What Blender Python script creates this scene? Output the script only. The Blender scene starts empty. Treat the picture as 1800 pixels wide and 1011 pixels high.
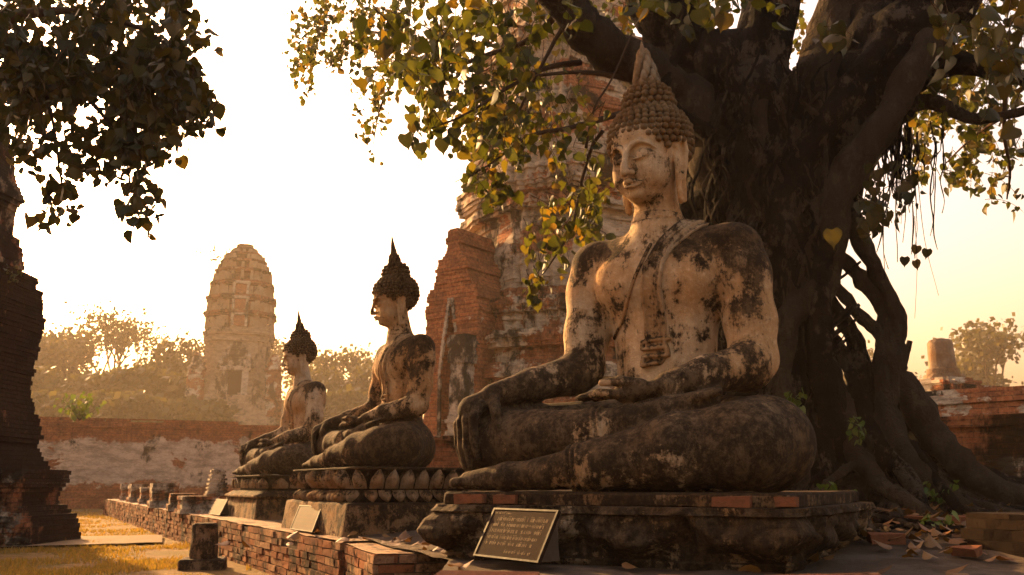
import bpy, math, random
import numpy as np
from mathutils import Vector, Matrix, noise
R = math.radians
scene = bpy.context.scene
col = scene.collection

# ------------------------------------------------------------------ camera, sky, sun, exposure
CAM_Z = 0.80                      # eye height over the grass; the brick platform is 0.40 high
PITCH = 12.16
FPX = 1600.0                      # focal length in pixels of the 1800 px wide photograph
cam_d = bpy.data.cameras.new('camera')
cam = bpy.data.objects.new('camera', cam_d); col.objects.link(cam)
cam.location = (0, 0, CAM_Z); cam.rotation_euler = (R(90 + PITCH), 0, 0)
cam_d.sensor_width = 36.0; cam_d.lens = 36.0 * FPX / 1800.0
cam_d.clip_start = 0.05; cam_d.clip_end = 3000
cam_d.dof.use_dof = True; cam_d.dof.focus_distance = 5.6; cam_d.dof.aperture_fstop = 5.0
scene.camera = cam

SUN_AZ, SUN_EL = -37.0, 20.5      # degrees left of the view axis, above the horizon
world = bpy.data.worlds.new("World"); scene.world = world; world.use_nodes = True
wn, wl = world.node_tree.nodes, world.node_tree.links
bg = wn['Background']
sky = wn.new('ShaderNodeTexSky'); sky.sky_type = 'NISHITA'; sky.sun_disc = False
sky.sun_elevation = R(SUN_EL); sky.sun_rotation = R(SUN_AZ)
sky.air_density = 1.6; sky.dust_density = 9.0; sky.ozone_density = 0.6; sky.altitude = 0
tint = wn.new('ShaderNodeMix'); tint.data_type = 'RGBA'; tint.blend_type = 'MULTIPLY'
tint.inputs[0].default_value = 1.0
wl.new(sky.outputs[0], tint.inputs[6]); tint.inputs[7].default_value = (1.0, 0.76, 0.70, 1)
wl.new(tint.outputs[2], bg.inputs[0]); bg.inputs[1].default_value = 0.15
sd = bpy.data.lights.new('sun', 'SUN'); sun = bpy.data.objects.new('sun', sd); col.objects.link(sun)
sd.energy = 5.0; sd.angle = R(0.6); sd.color = (1.0, 0.58, 0.22)
_s = Vector((math.sin(R(SUN_AZ)) * math.cos(R(SUN_EL)), math.cos(R(SUN_AZ)) * math.cos(R(SUN_EL)), math.sin(R(SUN_EL))))
sun.rotation_euler = _s.to_track_quat('Z', 'Y').to_euler()
sun.location = _s * 50
scene.view_settings.view_transform = 'Standard'; scene.view_settings.look = 'None'
scene.view_settings.exposure = 1.85; scene.view_settings.gamma = 1.0
scene.view_settings.use_curve_mapping = False
try:
    scene.cycles.max_bounces = 6; scene.cycles.transparent_max_bounces = 8
    scene.cycles.diffuse_bounces = 3; scene.cycles.glossy_bounces = 2; scene.cycles.transmission_bounces = 4
    scene.cycles.volume_bounces = 0
    scene.cycles.use_denoising = True
    scene.cycles.sample_clamp_indirect = 6.0
except Exception: pass

# ------------------------------------------------------------------ helpers
_cp, _sp = math.cos(R(PITCH)), math.sin(R(PITCH))
def at(px, py, Y):
    """point of the scene at forward distance Y seen where the photograph (1800 x 1011) has pixel px, py"""
    u = (px - 900) / FPX; v = (505.5 - py) / FPX
    d = Vector((u, _cp - v * _sp, _sp + v * _cp))
    return Vector((0, 0, CAM_Z)) + d * (Y / d.y)
def on_ground(px, py, z=0.0):
    u = (px - 900) / FPX; v = (505.5 - py) / FPX
    d = Vector((u, _cp - v * _sp, _sp + v * _cp))
    return Vector((0, 0, CAM_Z)) + d * ((z - CAM_Z) / d.z)

def link(name, me, mat=None, parent=None):
    o = bpy.data.objects.new(name, me); col.objects.link(o)
    if mat is not None:
        me.materials.clear(); me.materials.append(mat)
    if parent is not None: o.parent = parent
    return o
def mesh_from(name, V, F, smooth=False):
    me = bpy.data.meshes.new(name)
    V = np.asarray(V, dtype=np.float64).reshape(-1, 3)
    me.from_pydata(V.tolist() if len(V) < 1000000 else V, [], F)
    if smooth: me.polygons.foreach_set('use_smooth', np.ones(len(me.polygons), dtype=bool))
    me.update(); return me
def fast_mesh(name, V, Q, k, smooth=False):
    """V (n,3) array, Q (m,k) int array: fast creation"""
    me = bpy.data.meshes.new(name)
    V = np.ascontiguousarray(V, dtype=np.float32); Q = np.ascontiguousarray(Q, dtype=np.int32)
    me.vertices.add(len(V)); me.vertices.foreach_set('co', V.ravel())
    me.loops.add(Q.size); me.loops.foreach_set('vertex_index', Q.ravel())
    me.polygons.add(len(Q)); me.polygons.foreach_set('loop_start', np.arange(0, Q.size, k, dtype=np.int32))
    if smooth: me.polygons.foreach_set('use_smooth', np.ones(len(Q), dtype=bool))
    me.update(calc_edges=True); me.validate(); return me
def empty(name, loc, rz=0.0, scale=1.0):
    o = bpy.data.objects.new(name, None); col.objects.link(o)
    o.empty_display_size = 0.2
    o.location = loc; o.rotation_euler = (0, 0, rz); o.scale = (scale,) * 3
    return o
def tag(o, label=None, cat=None, group=None, kind=None):
    if label: o['label'] = label
    if cat: o['category'] = cat
    if group: o['group'] = group
    if kind: o['kind'] = kind
    return o

class MB:
    """collects shapes into one mesh"""
    def __init__(s): s.V = []; s.F = []
    def add(s, V, F):
        n = len(s.V); s.V.extend([tuple(v) for v in V]); s.F.extend([tuple(i + n for i in f) for f in F])
    def box(s, c, h, rz=0.0, jit=0.0, rnd=random, rx=0.0, ry=0.0, taper=1.0):
        M = Matrix.Rotation(rz, 3, 'Z') @ Matrix.Rotation(ry, 3, 'Y') @ Matrix.Rotation(rx, 3, 'X'); V = []
        for z in (-1, 1):
            t = taper if z > 0 else 1.0
            for x, y in ((-1, -1), (1, -1), (1, 1), (-1, 1)):
                p = Vector((x * h[0] * t + rnd.uniform(-jit, jit), y * h[1] * t + rnd.uniform(-jit, jit), z * h[2] + rnd.uniform(-jit, jit)))
                V.append(Vector(c) + M @ p)
        s.add(V, [(3, 2, 1, 0), (4, 5, 6, 7), (0, 1, 5, 4), (1, 2, 6, 5), (2, 3, 7, 6), (3, 0, 4, 7)])
    def tube(s, pts, rad, n=8, cap=True, rough=0.0, seed=0, flat=None):
        """tapered tube through points; rad list or number"""
        pts = [Vector(p) for p in pts]; m = len(pts)
        if not hasattr(rad, '__len__'): rad = [rad] * m
        up = Vector((0.3, 0.2, 1)).normalized(); V = []; prev = None
        for i, p in enumerate(pts):
            t = (pts[min(i + 1, m - 1)] - pts[max(i - 1, 0)])
            if t.length < 1e-9: t = Vector((0, 0, 1))
            t.normalize()
            a = (prev - t * prev.dot(t)) if prev is not None else t.cross(up)
            if a.length < 1e-5: a = t.cross(Vector((1, 0, 0)))
            a.normalize(); b = t.cross(a); prev = a
            for k in range(n):
                an = 2 * math.pi * k / n
                r = rad[i]
                if rough: r *= 1 + rough * noise.noise(Vector((math.cos(an) * 1.3 + seed, math.sin(an) * 1.3, i * 0.35 + seed * 3.1)))
                V.append(p + a * math.cos(an) * r + b * math.sin(an) * r)
        F = []
        for i in range(m - 1):
            for k in range(n):
                k2 = (k + 1) % n
                F.append((i * n + k, i * n + k2, (i + 1) * n + k2, (i + 1) * n + k))
        if cap:
            F.append(tuple(range(n - 1, -1, -1))); F.append(tuple((m - 1) * n + k for k in range(n)))
        s.add(V, F)
    def build(s, name, mat, parent=None, smooth=False):
        me = mesh_from(name, s.V, s.F, smooth)
        return link(name, me, mat, parent)

def spline(pts, n):
    """Catmull-Rom through points (any dimension), n samples per span"""
    P = [np.array(p, dtype=float) for p in pts]
    P = [2 * P[0] - P[1]] + P + [2 * P[-1] - P[-2]]
    out = []
    for i in range(1, len(P) - 2):
        for k in range(n):
            t = k / n
            out.append(0.5 * ((2 * P[i]) + (-P[i-1] + P[i+1]) * t + (2*P[i-1] - 5*P[i] + 4*P[i+1] - P[i+2]) * t*t + (-P[i-1] + 3*P[i] - 3*P[i+1] + P[i+2]) * t**3))
    out.append(P[-2]); return out

# ------------------------------------------------------------------ materials
class NT:
    def __init__(s, name, rough=0.9, spec=0.25):
        s.m = bpy.data.materials.new(name); s.m.use_nodes = True
        s.t = s.m.node_tree; s.n = s.t.nodes; s.b = s.n['Principled BSDF']
        s.b.inputs['Roughness'].default_value = rough
        s.b.inputs['Specular IOR Level'].default_value = spec
        s.out = s.n['Material Output']
        s.tc = s.n.new('ShaderNodeTexCoord')
    def lk(s, a, b): s.t.links.new(a, b)
    def put(s, sock, v):
        if hasattr(v, 'is_output') or isinstance(v, bpy.types.NodeSocket): s.lk(v, sock)
        elif isinstance(v, (tuple, list)) and len(v) == 3 and sock.type == 'RGBA': sock.default_value = (*v, 1)
        else: sock.default_value = v
    def math(s, op, a, b=0.5, c=0.5, clamp=False):
        n = s.n.new('ShaderNodeMath'); n.operation = op; n.use_clamp = clamp
        s.put(n.inputs[0], a); s.put(n.inputs[1], b); s.put(n.inputs[2], c); return n.outputs[0]
    def mix(s, f, a, b, mode='MIX'):
        n = s.n.new('ShaderNodeMix'); n.data_type = 'RGBA'; n.blend_type = mode
        s.put(n.inputs[0], f); s.put(n.inputs[6], a); s.put(n.inputs[7], b); return n.outputs[2]
    def noise(s, scale, detail=4, rough=0.6, vec=None, dist=0.0):
        n = s.n.new('ShaderNodeTexNoise'); n.inputs['Scale'].default_value = scale
        n.inputs['Detail'].default_value = detail; n.inputs['Roughness'].default_value = rough
        n.inputs['Distortion'].default_value = dist
        s.lk(vec if vec is not None else s.tc.outputs['Object'], n.inputs['Vector']); return n.outputs['Fac']
    def ramp(s, v, lo, hi, o0=0.0, o1=1.0):
        n = s.n.new('ShaderNodeMapRange'); n.interpolation_type = 'SMOOTHSTEP'
        s.put(n.inputs['Value'], v); n.inputs['From Min'].default_value = lo; n.inputs['From Max'].default_value = hi
        n.inputs['To Min'].default_value = o0; n.inputs['To Max'].default_value = o1; return n.outputs['Result']
    def map(s, scale=(1, 1, 1), loc=(0, 0, 0), vec=None):
        n = s.n.new('ShaderNodeMapping'); n.inputs['Scale'].default_value = scale; n.inputs['Location'].default_value = loc
        s.lk(vec if vec is not None else s.tc.outputs['Object'], n.inputs['Vector']); return n.outputs[0]
    def sep(s, v):
        n = s.n.new('ShaderNodeSeparateXYZ'); s.lk(v, n.inputs[0]); return n.outputs
    def comb(s, x, y, z):
        n = s.n.new('ShaderNodeCombineXYZ'); s.put(n.inputs[0], x); s.put(n.inputs[1], y); s.put(n.inputs[2], z); return n.outputs[0]
    def color(s, c): s.put(s.b.inputs['Base Color'], c)
    def bump(s, h, strength=0.5, dist=0.01):
        n = s.n.new('ShaderNodeBump'); n.inputs['Strength'].default_value = strength; n.inputs['Distance'].default_value = dist
        s.lk(h, n.inputs['Height']); s.lk(n.outputs[0], s.b.inputs['Normal']); return n
    def wallvec(s):
        """object coordinates laid on the vertical faces: u along the wall, v up"""
        X, Y, Z = s.sep(s.tc.outputs['Object']); nx, ny, nz = s.sep(s.tc.outputs['Normal'])
        f = s.math('GREATER_THAN', s.math('ABSOLUTE', nx), s.math('ABSOLUTE', ny))
        u = s.math('ADD', s.math('MULTIPLY', Y, f), s.math('MULTIPLY', X, s.math('SUBTRACT', 1.0, f)))
        return s.comb(u, Z, 0.0)

BRICK_A, BRICK_B = (0.25, 0.082, 0.034), (0.13, 0.042, 0.019)
def brick_mat(name, plaster=0.45, soot=0.5, bw=0.28, bh=0.062, soot_col=(0.012, 0.008, 0.005), light=1.0, bump=1.0, band=None, pl_col=(0.52, 0.44, 0.33)):
    """weathered brick: plaster and soot are the share of each (0..1)"""
    m = NT(name, 0.92, 0.04)
    v = m.wallvec()
    b = m.n.new('ShaderNodeTexBrick'); m.lk(v, b.inputs['Vector'])
    b.inputs['Color1'].default_value = (*[c * light for c in BRICK_A], 1); b.inputs['Color2'].default_value = (*[c * light for c in BRICK_B], 1)
    b.inputs['Mortar'].default_value = (0.05, 0.032, 0.022, 1); b.inputs['Scale'].default_value = 1.0
    b.inputs['Mortar Size'].default_value = bh * 0.09; b.inputs['Brick Width'].default_value = bw; b.inputs['Row Height'].default_value = bh
    b.inputs['Mortar Smooth'].default_value = 0.4; b.inputs['Bias'].default_value = -0.1
    fine = m.noise(14, 5, 0.7)
    c = m.mix(m.ramp(fine, 0.35, 0.7, 0, 0.65), b.outputs['Color'], (0.42 * light, 0.20 * light, 0.09 * light))
    c = m.mix(m.ramp(m.noise(3.1, 5, 0.7), 0.42, 0.62, 0, 0.55), c, (0.12, 0.05, 0.028))
    big = m.noise(0.55, 6, 0.68, m.map((1, 1, 1.5), (3.1, 7.7, 1.3)), 0.3)
    pf = m.ramp(big, 0.62 - plaster * 0.3, 0.65 - plaster * 0.3)
    if band:
        zz = m.sep(m.tc.outputs['Object'])[2]; wob = m.math('ADD', zz, m.math('MULTIPLY', m.noise(.9, 5, .7), 1.4))
        pf = m.math('MULTIPLY', pf, m.math('MULTIPLY', m.ramp(wob, band[0] + .7, band[0] + .8), m.ramp(wob, band[1] + .7, band[1] + .8, 1.0, 0.0)))
    pc = m.mix(m.ramp(m.noise(2.4, 8, 0.8, m.map((1, 1, 2.2))), 0.36, 0.62), tuple(x * 0.42 for x in pl_col), pl_col)
    c = m.mix(pf, c, pc)
    st = m.noise(1.1, 7, 0.72, m.map((1, 1, 0.6), (11, 4, 9)), 0.2)
    sf = m.ramp(st, 0.70 - soot * 0.36, 0.78 - soot * 0.34, 0, 0.93)
    c = m.mix(sf, c, soot_col)
    m.color(c)
    h = m.math('ADD', m.math('MULTIPLY', b.outputs['Fac'], -0.9), m.math('MULTIPLY', fine, 0.9))
    h = m.math('ADD', m.math('MULTIPLY', h, m.math('SUBTRACT', 1.0, m.math('MULTIPLY', pf, 0.7))), m.math('MULTIPLY', pf, 0.5))
    m.bump(h, 0.8 * bump, 0.03); return m.m
def loose_brick_mat(name, soot=0.4):
    """for walls whose bricks are separate pieces of the mesh"""
    m = NT(name, 0.92, 0.04)
    g = m.n.new('ShaderNodeNewGeometry'); r = g.outputs['Random Per Island']
    c = m.mix(r, (0.29, 0.105, 0.042), (0.12, 0.042, 0.02))
    r2 = m.math('FRACT', m.math('MULTIPLY', r, 17.3))
    c = m.mix(m.ramp(r2, 0.55, 0.9, 0, 0.8), c, (0.33, 0.19, 0.10))
    fine = m.noise(26, 5, 0.7)
    c = m.mix(m.ramp(fine, 0.35, 0.7, 0, 0.7), c, (0.10, 0.045, 0.025))
    r3 = m.math('FRACT', m.math('MULTIPLY', r, 7.1))
    st = m.math('ADD', m.noise(2.6, 7, 0.78), m.math('MULTIPLY', r3, 0.05))
    c = m.mix(m.ramp(st, 0.68 - soot * 0.3, 0.80 - soot * 0.3, 0, 0.92), c, (0.012, 0.008, 0.005))
    c = m.mix(m.ramp(m.noise(1.7, 6, 0.7, m.map((1, 1, 1), (5, 2, 8))), 0.62, 0.68, 0, 0.8), c, (0.36, 0.27, 0.17))
    m.color(c); m.bump(m.math('ADD', fine, m.noise(90, 3)), 0.7, 0.008); return m.m
def stucco_mat(name, base, dark=0.5, scale=1.0, dcol=(0.009, 0.0053, 0.0028), legs=False, topdark=0.5):
    """old lime plaster with mould; dark = share of mould"""
    m = NT(name, 0.9, 0.08)
    n1 = m.noise(2.0 * scale, 7, 0.72, None, 0.25); n2 = m.noise(6.5 * scale, 6, 0.7, m.map((1, 1, 0.8), (4, 2, 7))); n3 = m.noise(30 * scale, 5, 0.7)
    c = m.mix(m.ramp(n2, 0.3, 0.7), tuple(x * 0.6 for x in base), base)
    c = m.mix(m.ramp(m.noise(1.3 * scale, 5, 0.6, m.map((1, 1, 1), (9, 1, 3))), 0.42, 0.62, 0, 0.75), c, (base[0] * 0.60, base[1] * 0.40, base[2] * 0.22))
    c = m.mix(m.ramp(n3, 0.45, 0.75, 0, 0.4), c, tuple(min(1, x * 1.25) for x in base))
    X, Y, Z = m.sep(m.tc.outputs['Object']); nx, ny, nz = m.sep(m.tc.outputs['Normal'])
    stk = m.noise(9 * scale, 6, 0.75, m.map((1, 1, 0.14), (2, 5, 1)), 0.3)
    k = m.math('ADD', m.math('ADD', m.math('MULTIPLY', n1, 0.46), m.math('MULTIPLY', n2, 0.30)), m.math('MULTIPLY', stk, 0.24))
    k = m.math('ADD', k, m.math('MULTIPLY', m.math('MAXIMUM', nz, 0.0), 0.16 * topdark))
    if legs:
        k = m.math('ADD', k, m.ramp(Z, 0.56, 0.78, 0.10, 0.0))      # the seat and legs carry far more mould
        sh = m.math('MULTIPLY', m.ramp(Z, 1.32, 1.6, 0.0, 0.10), m.ramp(Z, 1.66, 1.78, 1.0, 0.0))
        k = m.math('ADD', k, m.math('MULTIPLY', sh, m.ramp(m.math('ABSOLUTE', X), 0.08, 0.4)))   # shoulders
        k = m.math('ADD', k, m.math('MULTIPLY', m.ramp(m.math('ABSOLUTE', X), 0.32, 0.5, 0, 0.04), 1.0))
        k = m.math('SUBTRACT', k, m.ramp(Z, 1.66, 1.8, 0.0, -0.012))  # face and neck are cleaner
    c = m.mix(m.ramp(k, 0.58 - dark * 0.26, 0.70 - dark * 0.26, 0, 0.72), c, (base[0] * 0.30, base[1] * 0.22, base[2] * 0.14))
    kk = m.math('ADD', k, m.math('MULTIPLY', m.math('SUBTRACT', n3, 0.5), 0.22))
    mk = m.ramp(kk, 0.645 - dark * 0.26, 0.70 - dark * 0.26, 0, 0.97)
    mk = m.math('MULTIPLY', mk, m.ramp(n3, 0.22, 0.55, 0.72, 1.0))
    mk = m.math('MULTIPLY', mk, m.ramp(m.noise(12 * scale, 7, 0.8, m.map((1, 1, .7), (6, 3, 4))), 0.38, 0.56, 0.74, 1.0))
    mk = m.math('MULTIPLY', mk, m.ramp(m.noise(4.2 * scale, 7, 0.8, m.map((1, 1, .5), (1, 8, 2))), 0.58, 0.68, 1.0, 0.45))
    c = m.mix(mk, c, m.mix(n3, dcol, tuple(x * 2.0 for x in dcol)))
    sp = m.noise(42 * scale, 4, 0.8, m.map((1, 1, 1), (2, 2, 2)))
    c = m.mix(m.ramp(sp, 0.62, 0.72, 0, 0.7), c, tuple(x * 2.2 for x in dcol))
    m.color(c)
    h = m.math('ADD', m.math('MULTIPLY', n2, 1.0), m.math('ADD', m.math('MULTIPLY', n3, 0.5), m.math('MULTIPLY', m.noise(110 * scale, 3, 0.7), 0.3)))
    m.bump(h, 0.9, 0.018); return m.m
def plain_mat(name, c, rough=0.8, var=0.3, scale=8, bump=0.3):
    m = NT(name, rough, 0.03); n = m.noise(scale, 5, 0.65)
    m.color(m.mix(n, tuple(x * (1 - var) for x in c), tuple(min(1, x * (1 + var)) for x in c))); m.bump(n, bump, 0.01); return m.m
def leaf_mat(name, cols, trans=0.5):
    m = NT(name, 0.55, 0.3)
    g = m.n.new('ShaderNodeNewGeometry'); r = g.outputs['Random Per Island']
    cr = m.n.new('ShaderNodeValToRGB'); m.lk(r, cr.inputs[0])
    e = cr.color_ramp.elements
    while len(e) < len(cols): e.new(0.5)
    for i, c in enumerate(cols): e[i].position = i / (len(cols) - 1); e[i].color = (*c, 1)
    spots = m.ramp(m.noise(38, 4, 0.7), 0.6, 0.7, 0, 0.6)
    c = m.mix(spots, cr.outputs[0], (0.10, 0.045, 0.012))
    m.color(c)
    t = m.n.new('ShaderNodeBsdfTranslucent'); m.lk(m.mix(1.0, c, (1.0, 1.0, 0.45), 'MULTIPLY'), t.inputs[0])
    mx = m.n.new('ShaderNodeMixShader'); mx.inputs[0].default_value = trans
    m.lk(m.b.outputs[0], mx.inputs[1]); m.lk(t.outputs[0], mx.inputs[2]); m.lk(mx.outputs[0], m.out.inputs[0])
    return m.m
# ------------------------------------------------------------------ sculpting by distance field
class Field:
    """signed distance field on a rectilinear grid, turned into a mesh by surface nets"""
    def __init__(s, xs, ys, zs, init=0.6):
        s.x, s.y, s.z = [np.asarray(a, dtype=np.float32) for a in (xs, ys, zs)]
        s.F = np.full((len(s.x), len(s.y), len(s.z)), init, dtype=np.float32)
    def _sub(s, lo, hi):
        r = []
        for a, l, h in zip((s.x, s.y, s.z), lo, hi):
            i0 = int(np.searchsorted(a, l)); i1 = int(np.searchsorted(a, h)); r.append(slice(max(0, i0 - 1), min(len(a), i1 + 1)))
        return tuple(r)
    def _pts(s, r):
        return s.x[r[0]][:, None, None], s.y[r[1]][None, :, None], s.z[r[2]][None, None, :]
    def _comb(s, r, d, k, cut):
        f = s.F[r]
        if cut: d = -d; 
        if k <= 0: s.F[r] = np.maximum(f, d) if cut else np.minimum(f, d); return
        if cut:
            h = np.clip(0.5 - 0.5 * (d * -1 - f * -1) / k, 0, 1)
            h = np.clip(0.5 - 0.5 * (f - d) / k, 0, 1); s.F[r] = f * (1 - h) + d * h + k * h * (1 - h)
        else:
            h = np.clip(0.5 + 0.5 * (f - d) / k, 0, 1); s.F[r] = f * (1 - h) + d * h - k * h * (1 - h)
    def cap(s, a, b, ra, rb, k=0.04, cut=False, flat=None):
        """tapered capsule a-b. flat=(axis vector, factor>1) squashes along an axis"""
        a = np.array(a, float); b = np.array(b, float); m = max(ra, rb) + k + 0.06
        r = s._sub(np.minimum(a, b) - m, np.maximum(a, b) + m); X, Y, Z = s._pts(r)
        ab = b - a; L2 = max(1e-9, float(ab @ ab)); px, py, pz = X - a[0], Y - a[1], Z - a[2]
        t = np.clip((px * ab[0] + py * ab[1] + pz * ab[2]) / L2, 0, 1)
        qx, qy, qz = px - t * ab[0], py - t * ab[1], pz - t * ab[2]
        d2 = qx * qx + qy * qy + qz * qz
        if flat is not None:
            ax = np.array(flat[0], float); ax /= np.linalg.norm(ax); q = qx * ax[0] + qy * ax[1] + qz * ax[2]
            d2 = d2 + q * q * (flat[1] ** 2 - 1)
        d = np.sqrt(d2) - (ra + (rb - ra) * t)
        if flat is not None: d = d / (1 + (flat[1] - 1) * 0.4)
        s._comb(r, d, k, cut)
    def path(s, pts, rads, k=0.02, cut=False, flat=None):
        for i in range(len(pts) - 1): s.cap(pts[i], pts[i + 1], rads[i], rads[i + 1], k, cut, flat)
    def ell(s, c, rad, k=0.04, cut=False, M=None):
        c = np.array(c, float); rad = np.array(rad, float); m = rad.max() + k + 0.06
        r = s._sub(c - m, c + m); X, Y, Z = s._pts(r); px, py, pz = X - c[0], Y - c[1], Z - c[2]
        if M is not None:
            M = np.array(M); px, py, pz = (M[0, 0] * px + M[1, 0] * py + M[2, 0] * pz, M[0, 1] * px + M[1, 1] * py + M[2, 1] * pz, M[0, 2] * px + M[1, 2] * py + M[2, 2] * pz)
        k0 = np.sqrt((px / rad[0]) ** 2 + (py / rad[1]) ** 2 + (pz / rad[2]) ** 2)
        k1 = np.sqrt((px / rad[0] ** 2) ** 2 + (py / rad[1] ** 2) ** 2 + (pz / rad[2] ** 2) ** 2) + 1e-6
        s._comb(r, k0 * (k0 - 1) / k1, k, cut)
    def mesh(s, name, xf=None, smooth_iter=1, F=None):
        F = s.F if F is None else F
        S = F < 0
        c = S[:-1, :-1, :-1].astype(np.int8)
        tot = sum(S[i:S.shape[0] - 1 + i, j:S.shape[1] - 1 + j, k:S.shape[2] - 1 + k].astype(np.int8) for i in (0, 1) for j in (0, 1) for k in (0, 1))
        act = (tot > 0) & (tot < 8); I, J, K = np.nonzero(act); n = len(I)
        idx = np.full(act.shape, -1, dtype=np.int32); idx[I, J, K] = np.arange(n)
        P = np.zeros((n, 3)); W = np.zeros(n)
        C = [(i, j, k) for i in (0, 1) for j in (0, 1) for k in (0, 1)]
        for a in C:
            for ax in range(3):
                if a[ax]: continue
                b = list(a); b[ax] = 1
                fa = F[I + a[0], J + a[1], K + a[2]]; fb = F[I + b[0], J + b[1], K + b[2]]
                cr = (fa < 0) != (fb < 0); t = np.where(cr, fa / np.where(cr, fa - fb, 1), 0)
                pa = np.stack([s.x[I + a[0]], s.y[J + a[1]], s.z[K + a[2]]], 1); pb = np.stack([s.x[I + b[0]], s.y[J + b[1]], s.z[K + b[2]]], 1)
                P += (pa + (pb - pa) * t[:, None]) * cr[:, None]; W += cr
        P /= W[:, None]
        Q = []
        for ax in range(3):
            sl0 = [slice(1, -1)] * 3; sl0[ax] = slice(0, -1); sl1 = list(sl0); sl1[ax] = slice(1, None)
            A = S[tuple(sl0)]; B = S[tuple(sl1)]
            g = np.argwhere(A != B)
            if not len(g): continue
            off = [1, 1, 1]; off[ax] = 0; g = g + np.array(off)
            inside = S[g[:, 0], g[:, 1], g[:, 2]]
            u, v = [(1, 2), (2, 0), (0, 1)][ax]
            def cell(du, dv):
                q = g.copy(); q[:, u] -= du; q[:, v] -= dv; return idx[q[:, 0], q[:, 1], q[:, 2]]
            q = np.stack([cell(1, 1), cell(0, 1), cell(0, 0), cell(1, 0)], 1)
            q[~inside] = q[~inside][:, ::-1]; Q.append(q)
        Q = np.concatenate(Q); Q = Q[(Q >= 0).all(1)]
        for _ in range(smooth_iter):
            A = np.zeros_like(P); D = np.zeros(n)
            for e in range(4):
                a, b = Q[:, e], Q[:, (e + 1) % 4]
                for d in range(3):
                    A[:, d] += np.bincount(a, P[b, d], n) + np.bincount(b, P[a, d], n)
                D += np.bincount(a, minlength=n) + np.bincount(b, minlength=n)
            P = P * 0.5 + 0.5 * A / np.maximum(D, 1)[:, None]
        z = P[:, 2]; ss = lambda a, b: np.clip((z - a) / (b - a), 0, 1) ** 2 * (3 - 2 * np.clip((z - a) / (b - a), 0, 1))
        P[:, 2] = z + .032 * ss(1.90, 2.10) * (1 - ss(2.25, 2.42))      # a slightly longer face
        if xf is not None: P = xf(P)
        return fast_mesh(name, P, Q, 4, True)

def axis(parts):
    """axis coordinates from (start, end, step) pieces"""
    out = []
    for a, b, st in parts:
        n = max(1, int(round((b - a) / st))); out.extend(np.linspace(a, b, n, endpoint=False))
    out.append(parts[-1][1]); return out

def rotz(p, a, c=(0, 0)):
    x, y = p[0] - c[0], p[1] - c[1]; ca, sa = math.cos(a), math.sin(a)
    return (c[0] + x * ca - y * sa, c[1] + x * sa + y * ca, p[2])

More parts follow.
